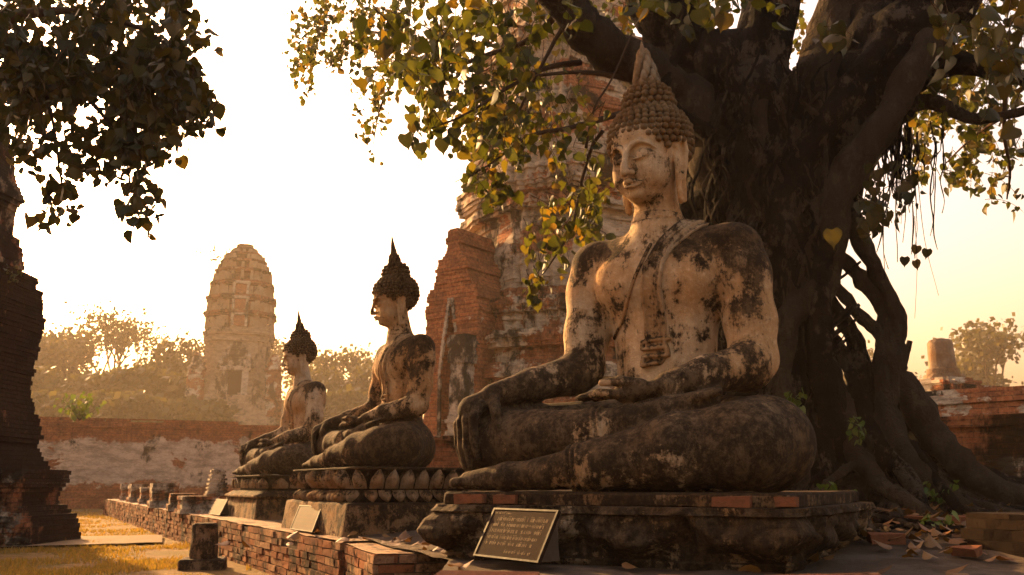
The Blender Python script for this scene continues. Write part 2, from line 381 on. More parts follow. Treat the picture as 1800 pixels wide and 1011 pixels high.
HC = (0.0, 0.04)      # the head's axis
NOD = R(8)
def nod(P, yaw):
    """bows the head: rotation about the ear-to-ear axis, growing from the neck up"""
    P = np.array(P, dtype=float).reshape(-1, 3); w = np.clip((P[:, 2] - 1.70) / .22, 0, 1); w = w * w * (3 - 2 * w) * NOD
    ax, ay = math.sin(yaw), -math.cos(yaw)      # the way the face looks
    d = (P[:, 0] - HC[0]) * ax + (P[:, 1] - HC[1] - .03) * ay; z = P[:, 2] - 1.80; c, s_ = np.cos(w), np.sin(w)
    d2, z2 = d * c + z * s_, z * c - d * s_; Q = P.copy(); Q[:, 0] += (d2 - d) * ax; Q[:, 1] += (d2 - d) * ay; Q[:, 2] = 1.80 + z2; return Q
def sculpt(q=1.0, yaw=0.0, slim=1.0):
    """seated figure, right hand over the knee, left hand in the lap. Faces -Y, seat at z = 0, head turned by yaw."""
    f = 0.0062 * q; c = 0.011 * q
    def ring(c_, d_, R_, r_):
        d_ = Vector(d_).normalized(); a_ = d_.orthogonal().normalized(); b_ = d_.cross(a_)
        F.path([tuple(Vector(c_) + a_ * math.cos(w) * R_ + b_ * math.sin(w) * R_) for w in np.linspace(0, 2 * math.pi, 25)], [r_] * 25, .006)
    F = Field(axis([(-1.32, -.86, f*1.35), (-.86, -.32, c), (-.32, .32, f), (.32, 1.06, c)]),
              axis([(-.92, -.60, c), (-.60, .0, f*1.2), (.0, .56, c)]), axis([(-.03, 1.66, c), (1.66, 2.46, f), (2.46, 2.66, c)]))
    E, K = F.ell, F.cap
    # pelvis, waist, chest
    E((-.02, .16, .22), (.55, .36, .30), .05)
    K((0, .16, .30), (0, .14, .80), .31, .285, .12, flat=((0, 1, 0), 1.22))
    K((0, .14, .80), (0, .14, 1.20), .285, .40, .12, flat=((0, 1, 0), 1.45))
    K((-.20, .14, 1.34), (.20, .14, 1.34), .25, .25, .14)
    K((-.40, .16, 1.49), (.40, .16, 1.49), .135, .135, .12)
    E((-.19, -.045, 1.29), (.19, .10, .155), .07); E((.19, -.045, 1.29), (.19, .10, .155), .07)
    K((0, .13, 1.50), (0, .08, 1.66), .19, .155, .12)
    E((-.20, -.135, 1.235), (.022, .022, .022), .01); E((.20, -.135, 1.235), (.022, .022, .022), .01)
    # left thigh and shin (below), foot
    K((.22, .16, .30), (.69, -.22, .26), .285, .245, .08)
    K((.69, -.22, .26), (.60, -.44, .24), .245, .225, .08)
    F.path([(.66, -.42, .25), (.30, -.56, .215), (-.12, -.66, .145), (-.44, -.70, .10)], [.23, .195, .130, .088], .05)
    F.path([(-.40, -.70, .10), (-.66, -.71, .085), (-.93, -.70, .062)], [.085, .078, .052], .03)
    for i, (dx, r) in enumerate(((.0, .034), (-.03, .028), (-.02, .026), (0.0, .024))):
        K((-.86 - .02 * i, -.735 + .04 * i, .06), (-1.00 + .03 * i, -.745 + .045 * i, .052), r, r * .85, .008)
    for z in (-.12, -.16, -.20): pass
    # right thigh and shin (on top), foot on the left thigh
    K((-.22, .16, .30), (-.86, -.24, .28), .28, .25, .08)
    K((-.86, -.24, .28), (-.97, -.34, .27), .25, .235, .08)
    F.path([(-.92, -.40, .29), (-.55, -.50, .305), (-.20, -.54, .335), (.02, -.53, .375)], [.215, .165, .125, .095], .035)
    F.path([(.02, -.53, .375), (.22, -.50, .43), (.46, -.44, .50)], [.09, .078, .055], .025)
    E((.03, -.55, .39), (.085, .07, .08), .03)
    for i in range(5):
        K((.40, -.51 + .035 * i, .50 + .012 * i), (.53 - .012 * i, -.495 + .038 * i, .525 + .012 * i), .027 - .002 * i, .022 - .002 * i, .008)
    # anklets as ridges
    for x_, r_ in ((-.19, .131), (-.225, .126), (-.26, .121)): ring((x_, -.665 - (-.15 - x_) * .1, .135 - (-.19 - x_) * .14), (-.32, -.04, -.045), r_, .011)
    for x_, r_ in ((-.15, .128), (-.115, .122)): ring((x_, -.537, .345 + (x_ + .13) * .18), (.22, .01, .04), r_, .010)
    # left arm, hand in the lap, palm up
    F.path([(.47, .15, 1.46), (.515, .13, 1.30), (.555, .10, 1.0), (.575, .05, .76)], [.175, .165, .150, .138], .06)
    K((.575, .05, .76), (.565, -.04, .70), .138, .132, .05)
    F.path([(.565, -.05, .71), (.40, -.30, .645), (.22, -.44, .585)], [.135, .105, .074], .04)
    K((.20, -.45, .575), (.0, -.52, .535), .072, .078, .03, flat=((0.1, 0.2, 1), 1.6))
    for i, (L, w) in enumerate(((.25, .0), (.285, .048), (.275, .094), (.22, .136))):
        y0 = -.585 + w; F.path([(.0, y0 + .0, .532), (-.01 - L * .5, y0 - .0, .545), (-.01 - L, y0 + .01, .525)], [.029, .026, .019], .010, flat=((0, 0, 1), 1.1))
    F.path([(.10, -.53, .585), (.0, -.585, .605), (-.11, -.60, .600)], [.034, .030, .021], .012)
    # right arm, hand hanging over the knee
    F.path([(-.47, .15, 1.46), (-.50, .12, 1.28), (-.515, .07, 1.0), (-.52, .03, .78)], [.17, .155, .138, .128], .06)
    K((-.52, .03, .78), (-.555, -.05, .72), .128, .124, .05)
    F.path([(-.55, -.05, .73), (-.74, -.27, .65), (-.90, -.47, .575)], [.126, .100, .074], .04)
    K((-.91, -.48, .57), (-1.00, -.585, .50), .07, .085, .03, flat=((.5, .6, -.6), 1.35))
    fx = ((-.925, -.645), (-.985, -.628), (-1.045, -.595), (-1.098, -.548))
    for i, (x, y) in enumerate(fx):
        L = (.29, .325, .31, .25)[i]; z0 = .475 - .012 * i
        F.path([(x + .02, y + .045, z0 + .03), (x, y - .012, z0 - .04), (x - .002, y + .0, z0 - L * .62), (x + .004, y + .032, z0 - L)], [.034, .030, .027, .020], .009)
    F.path([(-.86, -.54, .54), (-.80, -.60, .46), (-.795, -.60, .375), (-.80, -.585, .315)], [.042, .035, .030, .022], .012)
    # neck with three folds
    K((0, .085, 1.58), (0, .06, 1.90), .150, .138, .05)
    for zz, rr in ((1.625, .172), (1.68, .156), (1.735, .150)):
        F.path([(math.sin(w) * rr, .075 - math.cos(w) * rr, zz - .01 + .012 * math.cos(w)) for w in np.linspace(-2.2, 2.2, 18)], [.003] * 18, .008, cut=True)
    # ---- head (turned by yaw)
    T = lambda p: rotz(p, yaw, HC)
    M = np.array([[math.cos(yaw), -math.sin(yaw), 0], [math.sin(yaw), math.cos(yaw), 0], [0, 0, 1]])
    def HE(p, r, k=.03, cut=False, MM=None): E(T(p), r, k, cut, M if MM is None else M @ MM)
    def HP(P, r, k=.02, cut=False, flat=None): F.path([T(p) for p in P], r, k, cut, flat)
    HE((0, .05, 2.17), (.222, .25, .235), .05)              # skull
    HE((0, -.02, 2.03), (.182, .185, .235), .06)            # face
    HE((0, -.115, 1.865), (.095, .075, .075), .06)          # chin
    HE((0, -.172, 1.842), (.042, .028, .034), .03)
    HE((.105, -.115, 1.98), (.075, .075, .095), .05); HE((-.105, -.115, 1.98), (.075, .075, .095), .05)   # cheeks
    HE((0, -.08, 2.20), (.175, .135, .12), .06)             # forehead
    for sx in (-1, 1):
        # eye socket, ball, lids, brow
        HE((sx * .088, -.228, 2.072), (.062, .032, .040), .03, True)
        HE((sx * .086, -.168, 2.060), (.056, .045, .038), .010)
        HP([(sx * .030, -.212, 2.040), (sx * .060, -.216, 2.031), (sx * .092, -.208, 2.032), (sx * .125, -.186, 2.042), (sx * .146, -.162, 2.054)], [.0045] * 5, .004, True)
        HP([(sx * .030, -.205, 2.045), (sx * .06, -.214, 2.0395), (sx * .092, -.207, 2.041), (sx * .125, -.184, 2.050), (sx * .15, -.157, 2.060)], [.007] * 5, .006)
        HP([(sx * .014, -.232, 2.085), (sx * .045, -.226, 2.122), (sx * .090, -.210, 2.137), (sx * .135, -.178, 2.118), (sx * .165, -.138, 2.085)], [.013, .013, .012, .010, .006], .014)
        HP([(sx * .012, -.242, 2.10), (sx * .045, -.238, 2.135), (sx * .090, -.222, 2.150), (sx * .138, -.188, 2.130), (sx * .17, -.145, 2.095)], [.0035] * 5, .004, True)
        HE((sx * .027, -.236, 1.972), (.021, .030, .019), .010)      # nostril wing
        HE((sx * .016, -.258, 1.956), (.008, .010, .006), .003, True)
        # ears: rim, hollow, long lobe
        HP([(sx * .213, .005, 2.105), (sx * .235, .035, 2.15), (sx * .238, .075, 2.14), (sx * .232, .095, 2.08), (sx * .222, .085, 2.00), (sx * .210, .065, 1.93)], [.018, .021, .022, .021, .020, .019], .010)
        HP([(sx * .212, .045, 2.09), (sx * .208, .045, 2.01), (sx * .20, .04, 1.93), (sx * .198, .035, 1.80)], [.036, .036, .034, .036], .015, flat=((1, .15, 0), 1.9))
        HP([(sx * .208, .01, 2.07), (sx * .212, .00, 2.02), (sx * .205, .005, 1.95), (sx * .205, .008, 1.80)], [.014, .014, .012, .012], .008)
        HP([(sx * .222, .06, 1.95), (sx * .212, .065, 1.86), (sx * .208, .062, 1.79)], [.014, .014, .014], .008)
        HP([(sx * .238, .052, 2.10), (sx * .232, .046, 2.04), (sx * .224, .04, 1.97)], [.018, .015, .010], .008, True)
        HP([(sx * .217, .038, 1.91), (sx * .213, .036, 1.82)], [.008, .008], .005, True)
        HE((sx * .066, -.205, 1.912), (.016, .012, .014), .012, True)  # mouth corner
    HP([(0, -.216, 2.115), (0, -.240, 2.06), (0, -.268, 2.00), (0, -.274, 1.975)], [.017, .017, .021, .025], .014)
    HP([(0, -.240, 1.955), (0, -.226, 1.930)], [.010, .012], .012, True)       # philtrum
    HP([(-.066, -.196, 1.915), (-.034, -.226, 1.923), (-.012, -.240, 1.929), (0, -.240, 1.925), (.012, -.240, 1.929), (.034, -.226, 1.923), (.066, -.196, 1.915)], [.008, .0125, .015, .014, .015, .0125, .008], .008)
    HP([(-.052, -.202, 1.901), (-.022, -.225, 1.892), (.022, -.225, 1.892), (.052, -.202, 1.901)], [.010, .016, .016, .010], .008)
    HP([(-.070, -.205, 1.914), (-.035, -.242, 1.908), (0, -.256, 1.911), (.035, -.242, 1.908), (.070, -.205, 1.914)], [.0045] * 5, .003, True)
    HP([(-.045, -.214, 1.872), (0, -.226, 1.868), (.045, -.214, 1.872)], [.012, .014, .012], .016, True)
    # hair cap and top knot under the curls
    HE((0, .075, 2.22), (.238, .262, .225), .012)
    HE((0, .10, 2.46), (.14, .145, .15), .02)
    return F

def sash_field(F):
    """robe edge and hanging sash as a thin layer over the body"""
    X, Y, Z = F.x[:, None, None], F.y[None, :, None], F.z[None, None, :]
    def band(P, w):
        d = np.full((len(F.x), 1, len(F.z)), 9.0, dtype=np.float32)
        for (a, b) in zip(P[:-1], P[1:]):
            ab = np.array(b) - np.array(a); L2 = ab @ ab; px, pz = X - a[0], Z - a[1]
            t = np.clip((px * ab[0] + pz * ab[1]) / L2, 0, 1); d = np.minimum(d, np.sqrt((px - t * ab[0]) ** 2 + (pz - t * ab[1]) ** 2))
        return d - w
    C = [(.30, 1.70), (.21, 1.60), (.12, 1.49), (.055, 1.36), (.03, 1.22), (.03, 1.0), (.035, .86)]
    front = Y + 0 * X - .12
    sash = np.maximum(F.F - .018, np.maximum(band(C, .062), front))
    def ridge(off, w, h, z1=None):
        P = [(x + off * (1 if z < 1.42 else .85), z + (0 if z < 1.42 else off * .6)) for x, z in C]
        return np.maximum(F.F - h, np.maximum(band(P, w), front))
    sash = np.minimum(sash, ridge(.058, .010, .036)); sash = np.minimum(sash, ridge(-.058, .009, .032)); sash = np.minimum(sash, ridge(.028, .007, .029))
    edge = [(.02, 1.50), (-.04, 1.36), (-.12, 1.18), (-.21, 1.03), (-.30, .95)]
    sash = np.minimum(sash, np.maximum(F.F - .016, np.maximum(band(edge, .010), front)))
    # zigzag hem at the sash end
    Q = [(.115, .90), (-.05, .89), (-.055, .845), (.10, .85), (.105, .80), (-.045, .80), (-.06, .745), (.045, .76)]
    sash = np.minimum(sash, np.maximum(F.F - .042, np.maximum(band(Q, .012), front)))
    sash = np.minimum(sash, np.maximum(F.F - .02, np.maximum(band([(.03, .88), (.03, .80)], .06), front)))
    return np.maximum(sash, .58 - Z)

def uvsphere(nu=8, nv=5):
    V = [(0, 0, -1)]; Fc = []
    for j in range(1, nv):
        a = -math.pi / 2 + math.pi * j / nv
        for i in range(nu): V.append((math.cos(a) * math.cos(2 * math.pi * i / nu), math.cos(a) * math.sin(2 * math.pi * i / nu), math.sin(a)))
    V.append((0, 0, 1))
    for i in range(nu):
        Fc.append((0, 1 + (i + 1) % nu, 1 + i)); Fc.append((len(V) - 1, 1 + (nv - 2) * nu + i, 1 + (nv - 2) * nu + (i + 1) % nu))
        for j in range(nv - 2): Fc.append((1 + j * nu + i, 1 + j * nu + (i + 1) % nu, 1 + (j + 1) * nu + (i + 1) % nu, 1 + (j + 1) * nu + i))
    return V, Fc
SPH = uvsphere()

def curls(name, yaw, mat, parent, step=.052, rc=.0262, seed=3):
    rnd = random.Random(seed); mb = MB()
    def put(p, n, r):
        p = Vector(rotz(p, yaw, HC)); n = Vector(rotz((n[0], n[1], n[2]), yaw)); q = n.to_track_quat('Z', 'Y'); r *= rnd.uniform(.85, 1.12)
        p = p + n * r * .5
        mb.add([p + q @ Vector((v[0] * r, v[1] * r, v[2] * r * 1.15)) for v in SPH[0]], SPH[1])
    def dome(c, rad, zlo, cond):
        z = zlo; k = 0
        while z < c[2] + rad[2] - .004:
            t = (z - c[2]) / rad[2]; s_ = math.sqrt(max(0, 1 - t * t)); circ = math.pi * (rad[0] + rad[1]) * s_
            m = max(1, int(circ / step)); 
            for i in range(m):
                a = 2 * math.pi * (i + .5 * (k % 2)) / m
                p = (c[0] + rad[0] * s_ * math.cos(a), c[1] + rad[1] * s_ * math.sin(a), z)
                if cond(p): 
                    nn = Vector(((p[0] - c[0]) / rad[0] ** 2, (p[1] - c[1]) / rad[1] ** 2, (p[2] - c[2]) / rad[2] ** 2)).normalized()
                    put(p, nn, rc)
            z += step * .86 * max(.35, s_); k += 1
    hair = lambda p: p[2] > 2.245 - .02 * (1 - min(1, abs(p[0]) / .06)) * 0 - max(0, (abs(p[0]) - .07)) * .9 - (max(0, p[1] + .02) * 1.5) and not (abs(p[0]) > .19 and -.02 < p[1] < .09 and p[2] < 2.15)
    dome((0, .075, 2.225), (.243, .267, .228), 1.93, lambda p: hair(p) and not (p[1] < -.01 and p[2] < 2.12) and ((p[0] ** 2 + (p[1] - .1) ** 2) > .13 ** 2 or p[2] < 2.3))
    dome((0, .10, 2.46), (.145, .15, .152), 2.40, lambda p: True)
    mb.V = [tuple(v) for v in nod(mb.V, yaw)]; return mb.build(name, mat, parent, True)

def lathe(mb, prof, c=(0, 0), n=20, rough=0.0):
    V = []; m = len(prof)
    for (r, z) in prof:
        for k in range(n):
            a = 2 * math.pi * k / n; rr = r * (1 + rough * noise.noise(Vector((math.cos(a) * 2, math.sin(a) * 2, z * 30))))
            V.append((c[0] + rr * math.cos(a), c[1] + rr * math.sin(a), z))
    Fc = [(i * n + k, i * n + (k + 1) % n, (i + 1) * n + (k + 1) % n, (i + 1) * n + k) for i in range(m - 1) for k in range(n)]
    Fc.append(tuple(range(n - 1, -1, -1))); Fc.append(tuple((m - 1) * n + k for k in range(n)))
    mb.add(V, Fc)

def petal_finial(yaw, mat, parent):
    """lotus bud finial of overlapping petals"""
    mb = MB(); cx, cy, _ = rotz((0, .10, 0), yaw, HC)
    lathe(mb, [(.05, 2.56), (.06, 2.60), (.052, 2.68), (.036, 2.78), (.016, 2.86), (.004, 2.91)], (cx, cy))
    rnd = random.Random(5)
    for row, (z, r, nn, h, w) in enumerate(((2.615, .074, 8, .042, .026), (2.66, .070, 7, .050, .027), (2.71, .060, 6, .056, .026), (2.76, .045, 5, .060, .023), (2.81, .028, 4, .064, .018))):
        for i in range(nn):
            a = 2 * math.pi * (i + .5 * (row % 2)) / nn; q = Matrix.Rotation(a, 3, 'Z') @ Matrix.Rotation(-.22, 3, 'Y')
            o = Vector((cx + r * math.cos(a), cy + r * math.sin(a), z)); hh = h * rnd.uniform(.85, 1.15)
            V, Fc = SPH
            mb.add([o + q @ Vector((v[0] * .024, v[1] * w * (1 - max(0, v[2]) * .55), v[2] * hh)) for v in V], Fc)
    mb.V = [tuple(v) for v in nod(mb.V, yaw)]; return mb.build('flame_finial', mat, parent, True)
def ringed_finial(yaw, mat, parent, tall=1.0):
    mb = MB(); cx, cy, _ = rotz((0, .10, 0), yaw, HC); prof = [(.05, 2.54)]
    z = 2.58
    for r in (.080, .070, .070, .058): prof += [(r * .8, z), (r, z + .012), (r, z + .026), (r * .78, z + .034)]; z += .036
    for r in (.052, .047, .042, .036, .030, .024, .018): prof += [(r * .82, z), (r, z + .014 * tall), (r * .82, z + .027 * tall)]; z += .029 * tall
    prof += [(.014, z + .01), (.009, z + .04), (.002, z + .055)]
    lathe(mb, prof, (cx, cy), 18, .3)
    for row, (zz, r, nn) in enumerate(((2.60, .076, 9), (2.655, .068, 8), (2.70, .058, 7))):
        for i in range(nn):
            a = 2 * math.pi * (i + .5 * row) / nn
            mb.add([Vector((cx + r * math.cos(a), cy + r * math.sin(a), zz)) + Vector((v[0] * .018, v[1] * .018, v[2] * .035)) for v in SPH[0]], SPH[1])
    mb.V = [tuple(v) for v in nod(mb.V, yaw)]; return mb.build('spire_finial', mat, parent, True)
# ------------------------------------------------------------------ masonry builders
def redent(hw, hd=None, n=3, st=0.13):
    """square plan with n-step indented corners, counter-clockwise"""
    hd = hw if hd is None else hd; sx, sy = hw * st, hd * st; q = []
    for i in range(n + 1):
        q.append((hw - i * sx, hd - (n - i) * sy))
        if i < n: q.append((hw - (i + 1) * sx, hd - (n - i) * sy))
    full = []
    for (a, b) in ((1, 1), (-1, 1), (-1, -1), (1, -1)):
        s = [(x * a, y * b) for x, y in q]
        full += s if a * b > 0 else s[::-1]
    return full
def rect(hx, hy, cx=0, cy=0): return [(cx + hx, cy + hy), (cx - hx, cy + hy), (cx - hx, cy - hy), (cx + hx, cy - hy)]
def subdiv(P, seg):
    out = []
    for (a, b) in zip(P, P[1:] + P[:1]):
        L = math.hypot(b[0] - a[0], b[1] - a[1]); n = max(1, int(L / seg + .5))
        for i in range(n): out.append((a[0] + (b[0] - a[0]) * i / n, a[1] + (b[1] - a[1]) * i / n))
    return out
def courses(mb, fn, z0, z1, ch=0.08, jit=0.012, seg=0.35, seed=1, big=0.05, top=None):
    """stack of ragged brick courses; fn(z) gives the plan polygon at height z. top(x,y) cuts a broken top"""
    rnd = random.Random(seed); z = z0; k = 0
    while z < z1 - 1e-6:
        h = min(ch * rnd.uniform(.85, 1.15), z1 - z); P = fn(z + h / 2)
        if P and isinstance(P[0], list): PP = P
        else: PP = [P]
        for P in PP:
            if not P: continue
            P = subdiv(P, seg); cx = sum(p[0] for p in P) / len(P); cy = sum(p[1] for p in P) / len(P)
            off = rnd.uniform(-1, 1) * jit * .9; Q = []
            for x, y in P:
                w = big * noise.noise(Vector((x * 1.3 + seed, y * 1.3, z * 1.1))) + off + rnd.uniform(-jit, jit)
                d = max(.05, math.hypot(x - cx, y - cy)); Q.append((x + (x - cx) / d * w, y + (y - cy) / d * w))
            n = len(Q); V = [(x, y, z + rnd.uniform(0, .002)) for x, y in Q] + [(x, y, z + h - .001) for x, y in Q]
            F = [(i, (i + 1) % n, n + (i + 1) % n, n + i) for i in range(n)] + [tuple(range(n - 1, -1, -1)), tuple(range(n, 2 * n))]
            mb.add(V, F)
        z += h; k += 1
def lerp_prof(prof, z):
    if z <= prof[0][0]: return prof[0][1]
    for (a, b) in zip(prof[:-1], prof[1:]):
        if z <= b[0]: return a[1] + (b[1] - a[1]) * (z - a[0]) / max(1e-6, b[0] - a[0])
    return prof[-1][1]
def brick_run(mb, L, z0, z1, bh=0.058, bl=0.235, depth=0.12, y=0.0, seed=1, miss=0.012, jit=0.004, ragged=0):
    """separate bricks laid in courses along local x, outer face toward -y"""
    rnd = random.Random(seed); nc = max(1, int(round((z1 - z0) / bh))); bh = (z1 - z0) / nc
    for c in range(nc):
        x = -rnd.uniform(0, bl * .6) + (bl / 2 if c % 2 else 0)
        while x < L:
            l = bl * rnd.choice((.5, .95, 1.0, 1.0, 1.05, .8)); a, b = max(0, x), min(L, x + l - .008)
            top = c >= nc - 1 - int(ragged * (noise.noise(Vector((x * .8, seed, 0))) + .5))
            if b - a > .03 and rnd.random() > (miss if c < nc - 1 else miss * 2):
                d = depth * rnd.uniform(.9, 1.1)
                mb.box(((a + b) / 2, y + depth / 2 + rnd.uniform(-jit, jit) * 1.6, z0 + (c + .5) * bh), ((b - a) / 2 - .002, d / 2, bh / 2 - .0042), rnd.uniform(-.022, .022), .0035, rnd)
            x += l
M_brick = brick_mat('old_brick', .45, .5)
M_brick_near = brick_mat('sooty_brick', .25, .75, .24, .06, bump=1.3)
M_loose = loose_brick_mat('loose_brick', .62)
M_loose_dark = loose_brick_mat('blackened_brick', .85)
M_mortar = plain_mat('earth_mortar', (.075, .052, .034), .95, .4, 20)
M_far = brick_mat('stair_brick', .42, .2, .30, .10, light=1.0, pl_col=(.55, .42, .28))  # brick with little soot and paler plaster, for the far stairs
M_wall = brick_mat('patched_wall', .78, .36, .30, .08, band=(.75, 2.2), pl_col=(.50, .40, .30))
M_plaster = brick_mat('lime_rendered_brick', .95, .58, .30, .08, pl_col=(.44, .37, .28))
M_gable = brick_mat('red_brick', -.1, .3, .26, .09, light=1.15)
M_dirt = plain_mat('dusty_paving', (.24, .15, .08), .95, .45, 9, .8)
M_stone = stucco_mat('grey_stone', (.34, .27, .18), .55, 1.6)
ROW = 27.9

# ------------------------------------------------------------------ the setting: ground, platform
def ground_mat():
    m = NT('dry_lawn', .95, .1); P = m.tc.outputs['Object']
    n = m.noise(1.1, 6, .7, P); n2 = m.noise(9, 5, .7, P)
    c = m.mix(m.ramp(n2, .3, .7), (.14, .075, .028), (.30, .175, .06))
    c = m.mix(m.ramp(n, .42, .6), c, (.16, .105, .025))
    c = m.mix(m.ramp(m.noise(.5, 5, .6, P), .55, .66, 0, .7), c, (.26, .17, .085))
    m.color(c); m.bump(m.math('ADD', n2, m.noise(60, 4, .8, P)), 1.0, .04); return m.m
V = []; Fg = []
gx = [-900, -300, -100, -40, -20, -14] + [-12 + i * .5 for i in range(53)] + [18, 30, 60, 150, 900]
gy = [-60, -20, -6] + [-2 + i * .5 for i in range(70)] + [36, 40, 50, 70, 120, 300, 900, 2500]
def gz(x, y):
    z = .03 * noise.noise(Vector((x * .4, y * .4, 0))) if abs(x) < 30 and 0 < y < 60 else 0
    return z
for y in gy:
    for x in gx: V.append((x, y, gz(x, y)))
nx = len(gx)
for j in range(len(gy) - 1):
    for i in range(nx - 1): Fg.append((j * nx + i, j * nx + i + 1, (j + 1) * nx + i + 1, (j + 1) * nx + i))
tag(link('ground', mesh_from('ground', V, Fg, True), ground_mat()), kind='structure')

ez = Vector((math.cos(R(ROW)), math.sin(R(ROW)), 0))         # towards the back of the platform
er = Vector((-math.sin(R(ROW)), math.cos(R(ROW)), 0))        # along the row, away from the camera
def platform(name, corner, length, z1, depth, label, seed, end=True, ang=ROW, mat=M_loose):
    """brick platform whose long outer face runs from corner away from the camera"""
    o = empty(name, corner, R(ang + 90)); o.location.z = 0
    tag(o, label, 'platform', 'brick platforms under the statues')
    mb = MB(); brick_run(mb, length, -.02, z1 - .012, y=0, seed=seed, ragged=0)
    # local x = along the row; outer face toward local +y is to the left of the travel direction -> mirror
    V = [(x, -y, z) for x, y, z in mb.V]; F = [f[::-1] for f in mb.F]
    mb2 = MB(); mb2.V = V; mb2.F = F
    e = MB(); brick_run(e, min(depth, 3.5), -.02, z1 - .012, y=0, seed=seed + 7)
    e.V = [(.0 + y, -x, z) for x, y, z in e.V]; e.F = [f[::-1] for f in e.F]
    mb2.add(e.V, e.F)
    mb2.build('brick_face', mat, o)
    c = MB(); nx_, ny_ = int(length / .18), int(depth / .25); rnd = random.Random(seed)
    V = []; 
    for j in range(ny_ + 1):
        for i in range(nx_ + 1):
            x = .012 + (length - .012) * i / nx_; y = -.012 - (depth - .012) * j / ny_
            V.append((x, y, z1 - .004 + .012 * noise.noise(Vector((x * 5, y * 5, seed))) + .012 * noise.noise(Vector((x * 1.3, y * 1.3, seed)))))
    F = [(j * (nx_ + 1) + i, (j + 1) * (nx_ + 1) + i, (j + 1) * (nx_ + 1) + i + 1, j * (nx_ + 1) + i + 1) for j in range(ny_) for i in range(nx_)]
    c.add(V, F); c.build('paved_top', M_pave, o)
    k = MB(); k.box((length / 2 + .006, -depth / 2 - .006, z1 / 2 - .03), (length / 2 - .012, depth / 2 - .012, z1 / 2)); k.build('mortar_core', M_mortar, o)
    return o
def pave_mat():
    m = NT('worn_brick_paving', .9, .2)
    b = m.n.new('ShaderNodeTexBrick'); m.lk(m.map((1, 1, 1)), b.inputs['Vector']); b.inputs['Scale'].default_value = 1
    b.inputs['Color1'].default_value = (.30, .15, .07, 1); b.inputs['Color2'].default_value = (.20, .11, .06, 1); b.inputs['Mortar'].default_value = (.09, .06, .04, 1)
    b.inputs['Brick Width'].default_value = .27; b.inputs['Row Height'].default_value = .135; b.inputs['Mortar Size'].default_value = .012
    n = m.noise(5, 6, .7); c = m.mix(m.ramp(n, .35, .65, 0, .8), b.outputs['Color'], (.30, .20, .12))
    c = m.mix(m.ramp(m.noise(2.2, 6, .75), .52, .62, 0, .85), c, (.03, .022, .016))
    m.color(c); m.bump(m.math('ADD', m.math('MULTIPLY', b.outputs['Fac'], -1.0), m.noise(30, 5, .8)), .9, .02); return m.m
M_pave = pave_mat()
CA = on_ground(597, 951, .40)
platform('brick_platform', (CA.x, CA.y, 0), 21.0, .40, 3.4, 'long brick platform with a worn paved top under the two smaller statues', 3)
CB = CA + ez * .03 - er * 0.0
B_ANG = 20.5
o = platform('brick_platform', (CB.x + 1.02 * .352, CB.y - 1.02 * .936 , 0), 1.0, .385, 5.0, 'low brick platform stub with fallen leaves just in front of the large statue', 11, ang=B_ANG)
# earth around the tree and under the large statue
def earth_mat():
    m = NT('dark_earth', .95, .15); n = m.noise(3, 6, .7); n2 = m.noise(22, 5, .75)
    c = m.mix(n2, (.05, .032, .02), (.13, .085, .05)); c = m.mix(m.ramp(n, .45, .6, 0, .7), c, (.16, .115, .08))
    m.color(c); m.bump(m.math('ADD', n2, m.noise(80, 4, .8)), 1.0, .03); return m.m
TREE = Vector((2.75, 8.3, 0))
def mound(x, y):
    d = math.hypot(x - TREE.x, y - TREE.y); z = .40 + .30 * math.exp(-(d / 2.3) ** 2)
    z += .025 * noise.noise(Vector((x * 1.7, y * 1.7, 3))) + .012 * noise.noise(Vector((x * 6, y * 6, 5)))
    return z
V = []; F = []; n1, n2 = 90, 110
for j in range(n2 + 1):
    for i in range(n1 + 1):
        x = -.35 + 12 * i / n1; y = 1.5 + 13.5 * j / n2
        x += max(0, (5.0 - y)) * .0
        z = mound(x, y) if True else 0
        edge = (x + .35) * 1.0 + (0)
        V.append((x - .5 * max(0, (y - 5.3)) * .9 * max(0, 1 - i / 30), y, z - .03))
for j in range(n2):
    for i in range(n1): F.append((j * (n1 + 1) + i, j * (n1 + 1) + i + 1, (j + 1) * (n1 + 1) + i + 1, (j + 1) * (n1 + 1) + i))
tag(link('earth_terrace', mesh_from('earth_terrace', V, F, True), earth_mat()), kind='structure')

# ------------------------------------------------------------------ far wall, ruins, towers
def wall_between(name, a, b, h, thick, mat, label, ch, seed, base=.12, big=.05, z0=-.05, ragged=.25, group=None):
    a = Vector(a); b = Vector(b); L = (b - a).length; o = empty(name, (a.x, a.y, z0), math.atan2(b.y - a.y, b.x - a.x))
    tag(o, label, 'wall', group); mb = MB(); rnd = random.Random(seed)
    def fn(z):
        t = thick / 2 + (base if z < h * .13 else 0) + (.05 if h - z < ch * 3.2 and h - z > ch * 1.2 else 0)
        if z > h - ch * 1.5:        # broken top: only stretches of the last courses remain
            out = []; x = 0
            while x < L:
                l = rnd.uniform(.6, 2.6)
                if noise.noise(Vector((x * .6, seed * 2.2, z * 3))) > -.12 + (.2 if z > h - ch * .7 else 0): out.append(rect(l / 2 - .01, t - .03, x + l / 2, 0))
                x += l
            return out
        return rect(L / 2, t, L / 2, 0)
    courses(mb, fn, 0, h, ch, .010 if ch < .1 else .014, .4, seed, big)
    mb.build('brickwork', mat, o); return o
wall_between('boundary_wall', (-30, 23.5, 0), (1.5, 37.5, 0), 2.98, .6, M_wall, 'long hazy brick boundary wall with patches of pale plaster across the back of the lawn', .105, 4)
wall_between('brick_wall', at(700, 760, 12.6), at(1240, 755, 11.6), 1.58, .5, M_brick_near, 'low sooty brick wall standing behind the middle and large statues', .062, 6)
